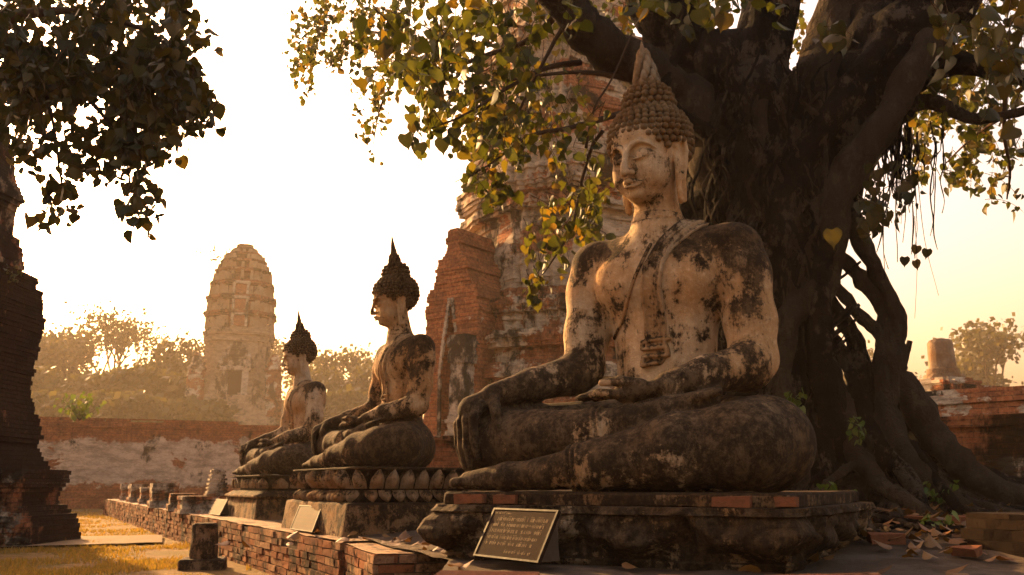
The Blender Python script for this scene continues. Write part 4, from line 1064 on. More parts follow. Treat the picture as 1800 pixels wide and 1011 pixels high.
def post():
    p = on_ground(350, 1003, 0); o = empty('stone_post', (p.x, p.y + .1, 0), R(12)); tag(o, 'short black-stained round stone post on a square block beside the platform', 'post')
    a = MB(); lathe(a, [(.128, .10), (.132, .14), (.124, .30), (.116, .415), (.10, .43), (.02, .434)], (0, 0), 26, .10); a.build('shaft', stucco_mat('post_stone', (.30, .2, .12), .75, 2.0), o, False)
    b = MB(); extrude_rings(b, ringstack([(0, -.03), (0, .09), (.015, .105)], .21, .19, .02, .03), .04, .010, 3); b.build('block', stucco_mat('block_stone', (.26, .17, .1), .6, 2.0), o)
post()
def ledge():
    o = empty('brick_ledge', (1.35, 1.9, -.045), R(-4)); tag(o, 'blurred brick ledge running along the very bottom of the view', 'ledge')
    a = MB(); brick_run(a, 3.6, .0, .612, seed=71, y=-.38, depth=.14); a.V = [(x - 1.55, y, z) for x, y, z in a.V]
    t = MB(); rnd = random.Random(72); x = -1.55
    while x < 2.1:
        for k in range(3):
            l = .25; t.box((x + l / 2 + .12 * (k % 2), -.25 + k * .20, .60 + rnd.uniform(-.008, .01)), (l / 2 - .005, .096, .03), rnd.uniform(-.03, .03), .008, rnd)
        x += .255
    a.build('brick_face', M_loose, o); t.build('top_course', M_loose, o)
    c = MB(); c.box((.27, .03, .27), (1.82, .32, .29)); c.build('mortar_core', M_mortar, o)
ledge()
def pile():
    p = at(1800, 930, 5.4); o = empty('brick_pile', (p.x + .06, p.y, .40), R(24)); tag(o, 'dark low stack of old bricks at the lower right edge', 'brick pile')
    mb = MB(); courses(mb, lambda z: rect(.30 - z * .1, .25 - z * .1), -.02, .235, .055, .012, .15, 51, .03); mb.build('brickwork', plain_mat('burnt_brick', (.018, .011, .007), .95, .5, 14, .8), o)
pile()
def path():
    a = [on_ground(0, 966), on_ground(285, 958), on_ground(285, 944), on_ground(0, 949)]
    V = []; F = []; n = 24
    for i in range(n + 1):
        t = i / n
        for j in range(4):
            u = j / 3; p = (a[0].lerp(a[1], t)).lerp(a[3].lerp(a[2], t), u); V.append((p.x, p.y, .035 + .01 * noise.noise(Vector((p.x * 3, p.y * 3, 0)))))
    F = [(i * 4 + j, (i + 1) * 4 + j, (i + 1) * 4 + j + 1, i * 4 + j + 1) for i in range(n) for j in range(3)]
    tag(link('stone_path', mesh_from('stone_path', V, F), plain_mat('path_stone', (.15, .10, .055), .9, .4, 5, .7)), kind='structure')
path()
# ------------------------------------------------------------------ the sacred fig: trunk, limbs, roots
def bark_mat():
    m = NT('fig_bark', .9, .05); n = m.noise(2.2, 6, .7); n2 = m.noise(9, 6, .75, m.map((1, 1, .45))); n3 = m.noise(34, 5, .75)
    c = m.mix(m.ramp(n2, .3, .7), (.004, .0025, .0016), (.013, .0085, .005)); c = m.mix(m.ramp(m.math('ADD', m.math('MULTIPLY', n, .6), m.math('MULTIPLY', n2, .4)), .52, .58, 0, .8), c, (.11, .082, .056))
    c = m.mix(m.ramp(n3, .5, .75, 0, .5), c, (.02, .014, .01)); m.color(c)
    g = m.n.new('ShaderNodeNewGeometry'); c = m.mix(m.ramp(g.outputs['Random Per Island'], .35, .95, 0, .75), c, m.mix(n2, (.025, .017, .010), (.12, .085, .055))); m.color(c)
    st = m.noise(7, 6, .75, m.map((1, 1, .16)), .4)
    m.bump(m.math('ADD', m.math('ADD', n2, n3), m.math('MULTIPLY', st, 2.2)), 1.0, .08); return m.m
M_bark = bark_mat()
TY = TREE.y
def limb(mb, P, n=8, seg=5, rough=.25, seed=0, base=Vector((0, 0, 0))):
    """P: (px, py, Y, radius in photo pixels)"""
    Q = []
    for px, py, Y, r in P:
        p = at(px, py, Y) - base; Q.append((p.x, p.y, p.z, r * Y / (FPX * .97)))
    S = spline(Q, seg); wob = .25
    pts = []; rad = []
    for i, s in enumerate(S):
        r = max(.002, s[3]); v = Vector((noise.noise(Vector((i * .5, seed, 0))), noise.noise(Vector((i * .5, seed, 5))), 0)) * r * wob
        pts.append(Vector(s[:3]) + v); rad.append(r)
    mb.tube(pts, rad, n, True, rough, seed)
def fig_tree():
    o = empty('fig_tree', (TREE.x, TREE.y, .4)); base = Vector((TREE.x, TREE.y, .4))
    tag(o, 'massive old fig tree with tangled roots and heart-shaped leaves behind the largest statue', 'tree')
    D = TY; tr = MB(); rnd = random.Random(12)
    L = lambda P, n=9, seg=5, rough=.3, seed=0: limb(tr, P, n, seg, rough, seed, base)
    # cores
    L([(1450, 930, D, 110), (1440, 820, D, 84), (1410, 650, D, 58), (1400, 520, D, 60), (1385, 400, D, 80), (1350, 300, D, 100), (1310, 200, D, 100), (1280, 100, D + .2, 80)], 22, 6, .5, 1)
    L([(1330, 820, D - .2, 90), (1330, 640, D - .1, 80), (1320, 480, D, 80), (1300, 330, D, 90), (1270, 220, D, 75), (1215, 110, D, 56), (1160, 20, D - .1, 50), (1135, -60, D - .1, 46)], 16, 6, .4, 2)
    L([(1300, 330, D - .2, 70), (1230, 215, D - .3, 58), (1150, 138, D - .5, 44), (1080, 92, D - .8, 40), (1020, 45, D - 1.0, 38), (975, -30, D - 1.2, 34), (950, -90, D - 1.3, 30)], 16, 7, .3, 3)
    L([(1340, 380, D - .1, 70), (1330, 240, D - .2, 56), (1335, 120, D - .2, 50), (1355, 0, D - .2, 50), (1360, -80, D - .2, 46)], 16, 6, .35, 4)
    L([(1390, 380, D - .1, 70), (1430, 250, D, 62), (1465, 120, D + .1, 58), (1490, 0, D + .2, 50), (1500, -80, D + .2, 45)], 16, 6, .35, 5)
    L([(1395, 440, D - .1, 62), (1445, 310, D - .2, 72), (1525, 190, D - .3, 74), (1590, 90, D - .4, 70), (1655, -10, D - .5, 66), (1730, -90, D - .5, 70)], 18, 6, .35, 6)
    L([(1520, 120, D - .2, 60), (1560, 20, D - .1, 55), (1590, -70, D, 50)], 12, 6, .3, 7)
    L([(1600, 140, D - .3, 30), (1680, 110, D - .6, 22), (1760, 130, D - .9, 15), (1850, 150, D - 1.2, 12)], 10, 6, .3, 8)
    L([(1560, 190, D - .2, 20), (1640, 180, D - .4, 14), (1720, 210, D - .7, 10), (1820, 190, D - .9, 8)], 8, 6, .3, 9)
    L([(1250, 240, D - .6, 16), (1170, 170, D - .7, 10), (1190, 90, D - .6, 8), (1210, -20, D - .6, 7)], 8, 6, .2, 10)
    L([(1290, 640, D, 50), (1278, 500, D, 58), (1266, 400, D, 62), (1258, 300, D, 62), (1245, 200, D, 55)], 16, 6, .35, 15)
    L([(1225, 560, D, 34), (1214, 460, D, 36), (1218, 370, D, 36), (1232, 290, D, 40)], 12, 6, .3, 16)
    # strands wrapped on the trunk
    hand = [
        [(1300, 120, D - .55, 20), (1305, 240, D - .6, 26), (1315, 370, D - .65, 24), (1300, 520, D - .6, 22), (1310, 700, D - .6, 22), (1290, 900, D - .7, 26)],
        [(1365, 60, D - .45, 16), (1372, 170, D - .5, 20), (1355, 260, D - .6, 20), (1350, 380, D - .7, 22), (1385, 500, D - .7, 24), (1390, 700, D - .75, 26), (1400, 900, D - .8, 26)],
        [(1560, 60, D - .75, 22), (1480, 180, D - .75, 24), (1400, 300, D - .7, 26), (1370, 380, D - .75, 28), (1350, 470, D - .7, 24), (1360, 600, D - .7, 24), (1345, 780, D - .75, 24)],
        [(1640, 60, D - .8, 26), (1560, 200, D - .8, 28), (1480, 330, D - .75, 30), (1460, 430, D - .75, 26), (1455, 490, D - .75, 22), (1400, 540, D - .8, 20), (1375, 620, D - .8, 20), (1370, 760, D - .8, 22)],
        [(1455, 430, D - .8, 17), (1442, 520, D - .85, 17), (1445, 640, D - .85, 24), (1470, 760, D - .9, 22), (1530, 870, D - 1.0, 20), (1520, 930, D - 1.3, 14)],
        [(1430, 290, D - .45, 22), (1480, 350, D - .5, 18), (1528, 450, D - .5, 15), (1562, 520, D - .5, 16), (1578, 590, D - .5, 15), (1565, 680, D - .55, 17), (1540, 780, D - .7, 22), (1510, 860, D - 1.0, 22), (1490, 920, D - 1.2, 15)],
        [(1420, 410, D - .35, 12), (1478, 450, D - .4, 11), (1512, 490, D - .45, 11), (1552, 550, D - .45, 12), (1560, 620, D - .5, 20), (1590, 680, D - .5, 22), (1640, 760, D - .6, 26), (1700, 830, D - .8, 24), (1780, 870, D - 1.0, 18), (1870, 905, D - 1.1, 14)],
        [(1410, 460, D - .35, 12), (1465, 505, D - .4, 11), (1505, 545, D - .5, 11), (1550, 605, D - .5, 13), (1550, 700, D - .55, 22), (1590, 800, D - .9, 20), (1660, 870, D - 1.2, 15), (1760, 920, D - 1.5, 10)],
        [(1430, 540, D - .5, 10), (1480, 620, D - .5, 10), (1508, 690, D - .6, 12), (1530, 760, D - .8, 15), (1600, 850, D - 1.2, 16), (1625, 905, D - 1.5, 10)],
        [(1570, 640, D - .3, 18), (1600, 730, D - .3, 24), (1650, 800, D - .4, 28), (1740, 850, D - .5, 24), (1850, 880, D - .6, 18)],
        [(1480, 700, D - .8, 18), (1500, 790, D - 1.0, 20), (1560, 860, D - 1.3, 16), (1640, 905, D - 1.6, 10), (1720, 925, D - 1.8, 7)],
        [(1440, 760, D - .9, 20), (1450, 860, D - 1.1, 20), (1475, 905, D - 1.35, 14)],
        [(1420, 480, D - .5, 12), (1480, 560, D - .5, 13), (1515, 640, D - .55, 14), (1528, 730, D - .6, 14), (1570, 820, D - .9, 15), (1620, 880, D - 1.3, 11)],
        [(1600, 600, D - .1, 5), (1570, 700, D - .2, 7), (1545, 800, D - .4, 9), (1560, 890, D - .9, 8)],
        [(1600, 780, D - .8, 9), (1650, 850, D - 1.2, 9), (1700, 900, D - 1.6, 7), (1780, 910, D - 2.0, 5)],
        [(1520, 800, D - 1.0, 8), (1480, 830, D - 1.2, 7), (1440, 860, D - 1.4, 6), (1400, 880, D - 1.7, 5)],
    ]
    for i, P in enumerate(hand): L(P, 12, 7, .45, 20 + i)
    for i in range(70):       # smaller strands, random
        a = rnd.uniform(-1.15, 1.0); x0 = min(1440, 1385 + 112 * math.sin(a) + rnd.uniform(-30, 30)); yy = rnd.uniform(150, 520); d0 = D - .30 - .38 * math.cos(a); r0 = rnd.uniform(3, 15); P = []
        x = x0
        for k in range(7):
            t = k / 6; y = yy + (915 - yy) * t; spread = max(0, y - 700) / 200
            P.append((x + (x - 1430) * spread * .75, y, d0 - spread * .5 - rnd.uniform(0, .05), r0 * (1.15 - .3 * abs(t - .5)) * (1 - .35 * (spread > .8)))); x = min(x + rnd.uniform(-26, 22), 1446)
        L(P, 7, 5, .35, 60 + i)
    for i in range(85):       # surface roots creeping over the earth
        a = rnd.uniform(-2.75, -.15); r = rnd.uniform(.5, .9); ln = rnd.uniform(.9, 2.4); r0 = rnd.uniform(.015, .075); pts = []; rad = []; da = rnd.uniform(-.35, .35)
        for k in range(12):
            t = k / 11; rr = r + ln * t; aa = a + da * t + .12 * math.sin(t * 7 + i); x, y = TREE.x + rr * math.cos(aa), TREE.y + rr * math.sin(aa)
            pts.append(Vector((x, y, mound(x, y) + r0 * (1 - t) * .35 + max(0, .32 * (1 - t * 4)))) - base); rad.append(r0 * (1 - t * .8))
        tr.tube(pts, rad, 7, True, .3, i)
    for i in range(140):       # thin vines lying over the bark
        a = rnd.uniform(-1.2, 1.25); x = 1385 + 135 * math.sin(a); yy = rnd.uniform(80, 620); y1 = min(900, yy + rnd.uniform(150, 480)); d0 = D - .47 - .34 * math.cos(a); P = []
        for k in range(8):
            t = k / 7; y = yy + (y1 - yy) * t; spread = max(0, y - 720) / 180
            P.append((x + (x - 1430) * spread * .6, y, d0 - spread * .6, rnd.uniform(1.2, 4.2))); x = min(x + rnd.uniform(-30, 28), 1450)
        L(P, 6, 5, .3, 200 + i)
    W = []
    for v in tr.V:
        p = Vector(v); q = p * 5.5; w = noise.noise_vector(q) * .022 + noise.noise_vector(q * 3.1) * .016; W.append((p.x + w.x, p.y + w.y, p.z + w.z * .5))
    tr.V = W
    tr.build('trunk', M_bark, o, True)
    # hanging aerial roots
    ar = MB()
    for i in range(58):
        px = rnd.choice((rnd.gauss(1565, 16), rnd.gauss(1580, 25), rnd.uniform(1520, 1660))); y0 = rnd.uniform(200, 260); y1 = y0 + abs(rnd.gauss(0, 1)) * 90 + 60; Y = D - rnd.uniform(-.3, .8); P = []
        for k in range(9):
            t = k / 8; P.append((px + rnd.uniform(-3, 3) + 14 * (noise.noise(Vector((t * 2, i, 0)))), y0 + (y1 - y0) * t, Y, rnd.choice((1.0, 1.4, 2.6)) * (1 - t * .7) + .25))
        limb(ar, P, 4, 2, 0, i, base)
    for P in ([(1608, 380, 7.6, .7), (1612, 470, 7.6, .5), (1608, 560, 7.6, .35)], [(1612, 300, 7.6, .9), (1625, 420, 7.6, .6), (1650, 520, 7.6, .35)], [(1550, 380, 7.7, 1.2), (1555, 480, 7.7, .6), (1552, 490, 7.7, .4)]):
        limb(ar, P, 4, 4, 0, 3, base)
    ar.build('aerial_roots', M_bark, o, True)
    return o, base
tree_o, tree_base = fig_tree()

# ------------------------------------------------------------------ leaves
LEAF = [(0, 0), (-.30, .10), (-.50, -.12), (-.49, -.40), (-.28, -.72), (-.07, -.90), (0, -1.12), (.07, -.90), (.28, -.72), (.49, -.40), (.50, -.12), (.30, .10)]
def leaf_at(V, F, p, yaw, pitch, roll, s, curl=.25):
    q = Matrix.Rotation(yaw, 3, 'Z') @ Matrix.Rotation(pitch, 3, 'X') @ Matrix.Rotation(roll, 3, 'Y'); n = len(V)
    mid = (0, -.42)
    for x, z in LEAF: V.append(p + q @ Vector((x * s, -abs(x) * curl * s + .10 * s * z * z, z * s)))
    V.append(p + q @ Vector((0, .02 * s, mid[1] * s)))
    m = len(LEAF)
    for i in range(m): F.append((n + i, n + (i + 1) % m, n + m))
def foliage(V, F, twigs, regions, rnd, base):
    """regions: (cx, cy, rx, ry, leaves, Y0, Y1, leaf size m)"""
    for (cx, cy, rx, ry, cnt, Y0, Y1, s) in regions:
        placed = 0
        while placed < cnt:
            while True:
                u, v = rnd.uniform(-1, 1), rnd.uniform(-1, 1)
                if u * u + v * v < 1 and (rx < 45 or noise.noise(Vector(((cx + u * rx) / 38, (cy + v * ry) / 34, 1.7))) > -.10 - .25 * rnd.random()): break
            Y = rnd.uniform(Y0, Y1); a = at(cx + u * rx, cy + v * ry - 25, Y); dirx = Vector((rnd.uniform(-1, 1), rnd.uniform(-.5, .5), rnd.uniform(-1.2, .1))).normalized()
            ln = min(rnd.uniform(.25, .6) * (s / .085), 2.2 * min(rx, ry) * Y / FPX + .08); a = at(cx + u * rx, cy + v * ry, Y) - dirx * ln * .35 + Vector((0, 0, ln * .3)); m = int(rnd.uniform(5, 10)); pts = [a]; p = a.copy(); d = dirx.copy()
            for k in range(m):
                d = (d + Vector((rnd.uniform(-.2, .2), rnd.uniform(-.2, .2), -.18))).normalized(); p = p + d * (ln / m); pts.append(p.copy())
                side = Vector((rnd.uniform(-1, 1), rnd.uniform(-1, 1), rnd.uniform(-.9, .1))).normalized(); lp = p + side * s * rnd.uniform(.5, .9)
                sz = s * rnd.choice((.5, .7, .85, 1.0, 1.1, 1.3)) * rnd.uniform(.9, 1.1)
                leaf_at(V, F, lp - base, rnd.uniform(0, 6.28), rnd.gauss(.15, .5), rnd.gauss(0, .5), sz, rnd.uniform(.1, .7))
                twigs.tube([p - base, lp - base], s * .012, 3, False)
                placed += 1
            twigs.tube([q - base for q in pts], [s * .035 * (1 - .6 * k / len(pts)) + .0008 for k in range(len(pts))], 4, False)
def tri_mesh(name, V, F, mat, parent):
    return link(name, fast_mesh(name, np.array([tuple(v) for v in V]), np.array(F), 3, True), mat, parent)
rnd = random.Random(77)
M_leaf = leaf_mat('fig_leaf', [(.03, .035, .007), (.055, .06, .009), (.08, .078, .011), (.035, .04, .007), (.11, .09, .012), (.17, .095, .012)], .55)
M_leaf_dark = leaf_mat('shaded_fig_leaf', [(.02, .02, .005), (.035, .035, .007), (.06, .05, .008), (.08, .05, .008)], .35)  # darker fig leaf copy, shade of backlit foliage put into its colours
M_twig = plain_mat('twig_bark', (.05, .03, .018), .85)
V, F, tw = [], [], MB()
foliage(V, F, tw, [
    (610, 45, 95, 70, 620, 12, 15, .085), (560, 90, 50, 50, 170, 12, 15, .085), (655, 150, 35, 70, 170, 11, 14, .08), (650, 245, 16, 30, 30, 11, 12, .075), (530, 140, 24, 28, 45, 13, 15, .08),
    (700, 60, 80, 80, 330, 7.5, 11, .09), (780, 90, 110, 110, 340, 6.2, 9, .09), (800, 190, 90, 60, 190, 5.8, 8, .09), (735, 60, 60, 45, 40, 4.2, 5, .085), (880, 130, 90, 110, 230, 6.2, 8.5, .09),
    (940, 100, 60, 80, 90, 6.0, 8, .085), (990, 190, 80, 60, 85, 6.5, 8.2, .08), (870, 240, 60, 40, 85, 6, 7.5, .085), (960, 275, 100, 40, 62, 6.5, 8, .08),
    (850, 310, 40, 20, 34, 6, 7, .085), (880, 340, 40, 16, 26, 6, 7, .085), (1030, 345, 55, 40, 95, 7, 8.3, .08), (1000, 400, 60, 40, 75, 7, 8.3, .08), (955, 440, 35, 40, 32, 7, 7.8, .08), (940, 495, 18, 14, 12, 7, 7.4, .08),
    (900, 12, 110, 30, 90, 5.2, 8, .085), (1080, 5, 130, 24, 90, 8.2, 10, .085), (1180, 5, 110, 22, 60, 4.6, 6, .085), (1090, 40, 50, 60, 80, 8, 10, .08), (1300, 0, 120, 16, 24, 4.6, 5.4, .085),
    (1385, 60, 35, 55, 70, 10, 13, .085), (1720, 60, 110, 80, 560, 7.5, 11, .09), (1700, 160, 90, 60, 330, 7.5, 10.5, .09), (1620, 170, 50, 50, 150, 8.5, 11, .085), (1660, 250, 80, 40, 190, 8.5, 11, .085), (1740, 280, 60, 50, 130, 8, 10.5, .085), (1690, 300, 40, 24, 50, 9, 11, .08), (1755, 355, 26, 28, 18, 8, 9, .08)], rnd, tree_base)
tri_mesh('crown', V, F, M_leaf, tree_o)
V, F = [], []
foliage(V, F, tw, [(1560, 320, 45, 28, 36, 7.0, 7.8, .10), (1550, 370, 42, 20, 34, 6.8, 7.8, .10), (1740, 50, 80, 60, 90, 5.0, 6.2, .10), (1760, 160, 50, 60, 44, 5.2, 6.2, .10), (1470, 55, 28, 22, 7, 5.2, 5.5, .10), (1200, 60, 16, 50, 8, 5.4, 5.6, .085)], rnd, tree_base)
# three leaves hanging alone on the right
for px, py in ((1590, 452), (1608, 458), (1612, 432), (1630, 438)): leaf_at(V, F, at(px, py, 7.6) - tree_base, rnd.uniform(-.5, .5), .1, rnd.uniform(-.4, .4), .085)
for px, py, s in ((712, 250, .12), (738, 265, .12), (778, 258, .12), (800, 240, .11), (726, 232, .08), (1462, 418, .13)): leaf_at(V, F, at(px, py - 14, 6.3) - tree_base, rnd.uniform(-.3, .3), .05, rnd.uniform(-.3, .3), s)
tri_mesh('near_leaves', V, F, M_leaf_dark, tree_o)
# leafy branches that carry the twigs
for P in ([(985, 20, 7.4, 8), (930, 70, 7.6, 6), (860, 95, 8, 5), (790, 110, 8.6, 4), (700, 60, 10, 3), (600, 60, 13, 2.2)],
          [(1020, 110, 7.6, 6), (960, 120, 7.4, 5), (900, 150, 7.0, 4), (820, 200, 6.6, 2.6), (760, 225, 6.4, 1.6)],
          [(1160, 175, 7.6, 8), (1090, 200, 7.4, 6), (1000, 225, 7.2, 4.5), (930, 240, 7.0, 3.5), (860, 290, 6.8, 2), (800, 320, 6.8, 1)],
          [(1140, 150, 7.7, 6), (1060, 130, 7.5, 4.5), (990, 128, 7.3, 3.5), (900, 140, 7.1, 2.5)],
          [(1060, 230, 7.5, 4), (1040, 260, 7.6, 3.4), (1020, 330, 7.7, 3), (1005, 400, 7.6, 2.4), (970, 460, 7.5, 1.6), (940, 500, 7.3, .8)],
          [(700, 60, 9.8, 2.4), (690, 140, 10.5, 2), (668, 190, 11, 1.6), (655, 260, 11.6, .8)],
          [(1000, 30, 7.4, 5), (960, 100, 7.3, 3.4), (915, 190, 7.2, 2.4), (890, 250, 7.1, 1.6)],
          [(1770, 130, 7.5, 5), (1765, 230, 7.7, 3.5), (1775, 300, 8, 2.5), (1770, 350, 8.3, 1.4)],
          [(1800, 190, 7.6, 4), (1740, 220, 8.0, 3), (1690, 260, 8.8, 2), (1660, 290, 9.4, 1)],
          [(1030, 260, 6.9, 3), (1045, 190, 6.9, 2.4), (1075, 140, 6.9, 2), (1110, 60, 7.0, 2)]):
    limb(tw, P, 6, 5, .1, len(P), tree_base)
tw.build('twigs', M_twig, tree_o, True)

# overhanging tree at the left, its trunk outside the view
lt = empty('overhanging_tree', (-6.9, 8.0, 0)); tag(lt, 'dark backlit tree hanging its leaves into the upper left corner against the sun', 'tree'); lb = Vector((-6.9, 8.0, 0))
V, F, tw = [], [], MB()
foliage(V, F, tw, [(90, 60, 130, 100, 780, 6.2, 8.6, .09), (240, 70, 110, 105, 720, 6.2, 8.6, .09), (60, 170, 70, 60, 300, 6.5, 8.5, .09), (330, 130, 34, 70, 130, 6.3, 7.6, .09), (275, 190, 80, 65, 400, 6.2, 8.2, .09), (80, 130, 70, 40, 260, 6.2, 8.4, .09), (250, 120, 90, 40, 300, 6.2, 8.4, .09), (350, 190, 34, 26, 50, 6.3, 7.4, .085),
    (100, 250, 70, 25, 90, 6.5, 8, .09), (215, 255, 80, 30, 260, 6.4, 7.6, .09), (150, 290, 25, 18, 30, 6.5, 7.4, .085), (105, 350, 32, 30, 56, 6.5, 7.2, .085), (232, 345, 36, 36, 80, 6.5, 7.2, .085), (20, 215, 30, 50, 60, 7, 8.4, .09), (-60, 60, 90, 160, 300, 6.5, 9, .09), (310, -10, 30, 14, 14, 6, 7, .09)], rnd, lb)
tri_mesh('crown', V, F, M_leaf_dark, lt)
for P in ([(-500, -60, 8, 60), (-260, 30, 7.6, 36), (-60, 60, 7.4, 20), (80, 110, 7.2, 9), (170, 190, 7.0, 4), (215, 260, 6.9, 2.4), (232, 340, 6.8, 1.4)], [(-60, 60, 7.4, 14), (80, 20, 7.2, 9), (220, 40, 7.0, 5), (330, 100, 6.9, 2.4)], [(60, 100, 7.2, 6), (90, 200, 7, 3), (105, 300, 6.9, 2), (110, 350, 6.9, 1)], [(170, 190, 7.0, 3), (250, 200, 6.9, 2), (350, 190, 6.8, 1)]):
    limb(tw, P, 7, 5, .15, 4, lb)
tw.build('branches', M_twig, lt, True)
tk = MB(); p0 = at(-500, -60, 8) - lb
tk.tube([Vector((-.2, .3, -.1)), Vector((0, .2, 1.5)), Vector((-.1, .1, 3.0)), p0 * .8 + Vector((-.1, 0, 0)), p0, p0 + Vector((.3, 0, .8))], [.42, .33, .28, .24, .22, .10], 14, True, .3, 5); tk.build('trunk', M_bark, lt, True)

# ------------------------------------------------------------------ hazy trees behind the wall
def far_tree(name, px, py_top, Y, wpx, label, seed, mat, dens=1.0, trunk_h=.45, zb=0.0, leaf=.20, group='hazy trees beyond the wall'):
    rnd = random.Random(seed); b = at(px, 740, Y); b.z = zb; o = empty(name, tuple(b)); tag(o, label, 'tree', group)
    top = at(px, py_top, Y).z - zb; w = wpx / 2 * Y / (FPX * .97); tk = MB(); tips = []
    def grow(p, d, L, r, k):
        pts = [p]; q = p.copy(); dd = d.copy()
        for i in range(4):
            dd = (dd + Vector((rnd.uniform(-.25, .25), rnd.uniform(-.25, .25), rnd.uniform(-.08, .16)))).normalized(); q = q + dd * L / 4; pts.append(q.copy())
        tk.tube(pts, [r, r * .9, r * .8, r * .7, r * .6], 6 if k < 2 else 4, False)
        if k >= 4 or r < .015: tips.append(q); tips.append(pts[2]); return
        for j in range(rnd.choice((2, 3, 3)) if k else 5):
            a = rnd.uniform(0, 6.28); sp = rnd.uniform(.45, .95); nd = (dd + Vector((math.cos(a) * sp * w / (top * .42), math.sin(a) * sp * w / (top * .42), rnd.uniform(-.15, .25)))).normalized()
            grow(q, nd, L * rnd.uniform(.62, .8), r * .6, k + 1)
    grow(Vector((0, 0, -.1)), Vector((rnd.uniform(-.1, .1), 0, 1)).normalized(), top * trunk_h * .75, top * .032, 0)
    mx = max(t.z for t in tips); wx = max(1e-3, np.percentile([abs(t.x) for t in tips], 92)); sz, sw = top * .97 / mx, w * .92 / wx
    for i, v in enumerate(tk.V): tk.V[i] = (v[0] * (1 + (sw - 1) * min(1, v[2] / (mx * .5))), v[1], v[2] * sz) if v[2] > 0 else v
    tk.build('trunk', M_twig, o, True)
    C = []; 
    for t in tips:
        c = Vector((t.x * (1 + (sw - 1) * min(1, t.z / (mx * .5))), t.y, t.z * sz)); m = int(15 * dens * rnd.uniform(.5, 1.5)); R_ = top * .055
        for _ in range(m): C.append(c + Vector((rnd.gauss(0, R_ * 1.2), rnd.gauss(0, R_ * 1.2), rnd.gauss(0, R_ * .6))))
    V = []; F = []
    for c in C:
        n = len(V); a = Vector((rnd.gauss(0, 1), rnd.gauss(0, 1), rnd.gauss(0, 1))).normalized(); bb = a.orthogonal().normalized(); cc = a.cross(bb); s = leaf * rnd.uniform(.6, 1.3)
        V += [c + bb * s, c + cc * s * .7, c - bb * s * .8, c - cc * s * .7]; F += [(n, n + 1, n + 2), (n, n + 2, n + 3)]
    tri_mesh('crown', V, F, mat, o); return o
M_fleaf = leaf_mat('far_leaf', [(.05, .046, .014), (.085, .072, .022), (.12, .09, .028)], .3)
FT = [(212, 545, 66, 190, 'tall spreading tree with open branches against the glow, left of the prang', 1.0, .5),
      (112, 572, 62, 150, 'broad dark hazy tree just right of the ruined pillar', 1.3, .42),
      (305, 600, 58, 120, 'rounded hazy tree touching the left side of the prang', 1.4, .38),
      (40, 590, 60, 140, 'hazy tree partly behind the ruined pillar', 1.3, .4),
      (600, 612, 64, 130, 'rounded hazy tree between the two smaller statues', 1.3, .42),
      (500, 590, 75, 110, 'pale thin tree between the prang and the farthest statue', .8, .45),
      (560, 650, 60, 110, 'low hazy tree behind the farthest statue', 1.5, .35),
      (660, 625, 58, 100, 'hazy tree behind the head of the middle statue', 1.3, .4),
      (720, 655, 62, 120, 'hazy tree beside the gabled porch', 1.4, .4),
      (1790, 560, 44, 130, 'airy tree at the right edge beyond the broken stupa', 1.1, .45),
      (1725, 650, 46, 90, 'low rounded tree just right of the broken stupa', 1.4, .35),
      (1560, 600, 50, 120, 'hazy tree glimpsed through the gaps of the fig roots', 1.2, .4)]
for i, (px, pt, Y, w, lab, de, th) in enumerate(FT): far_tree('hazy_tree', px, pt, Y * 1.8, w, lab, 100 + i, M_fleaf, de, th, leaf=.30)
for i, (px, pt, Y, w) in enumerate(((80, 655, 50, 130), (170, 662, 52, 140), (260, 650, 50, 130), (330, 655, 62, 90), (20, 650, 49, 120), (560, 690, 54, 130), (660, 690, 56, 130), (110, 695, 44, 110), (190, 698, 45, 120), (265, 695, 44, 110), (60, 698, 45, 110), (330, 700, 46, 100))):
    labs = ['dense low hazy tree right beside the ruined pillar', 'dense low hazy tree under the spreading tree', 'dense low hazy tree between the spreading tree and the prang', 'small dense tree at the left foot of the prang', 'dense low tree hidden partly by the ruined pillar', 'dense low tree right of the farthest statue', 'dense low tree between the middle statue and its neighbour', 'lowest thicket behind the wall, just left of the green wall bush', 'lowest thicket behind the wall, just right of the green wall bush', 'lowest thicket behind the wall, beside the left foot of the prang', 'lowest thicket behind the wall, next to the ruined pillar', 'lowest thicket half hidden by the foot of the prang']
    far_tree('hazy_tree', px, pt, Y * 1.8, w, labs[i], 140 + i, M_fleaf, 3.0, .22, leaf=.42)
# saplings growing on the masonry
def sapling(px, py, Y, z0, h, n, label, seed, mat, s=.08, name='sapling'):
    rnd = random.Random(seed); p = at(px, py, Y); o = empty(name, (p.x, p.y, p.z if z0 is None else z0)); tag(o, label, 'plant')
    st = MB(); V, F = [], []
    for k in range(max(3, n // 9)):
        d = Vector((rnd.uniform(-.8, .8), rnd.uniform(-.5, .5), 1)).normalized(); pts = [Vector((0, 0, -.02))]
        for i in range(5): d = (d + Vector((rnd.uniform(-.3, .3), rnd.uniform(-.3, .3), -.05))).normalized(); pts.append(pts[-1] + d * h / 5)
        st.tube(pts, [h * .012 * (1 - i * .15) for i in range(6)], 4, False)
        for j in range(9): leaf_at(V, F, pts[1 + j % 5] + Vector((rnd.uniform(-1, 1), rnd.uniform(-1, 1), rnd.uniform(-.3, .5))) * s * .8, rnd.uniform(0, 6.28), rnd.uniform(-1.3, .3), rnd.uniform(-.6, .6), s * rnd.uniform(.6, 1.1))
    st.build('stem', M_twig, o, True); tri_mesh('leaves', V, F, mat, o)
M_green = leaf_mat('green_leaf', [(.06, .10, .015), (.10, .14, .02), (.12, .13, .02)], .4)
sapling(140, 738, 28.3, None, .9, 120, 'bright green bush growing on top of the boundary wall', 1, M_green, .16, 'wall_bush')
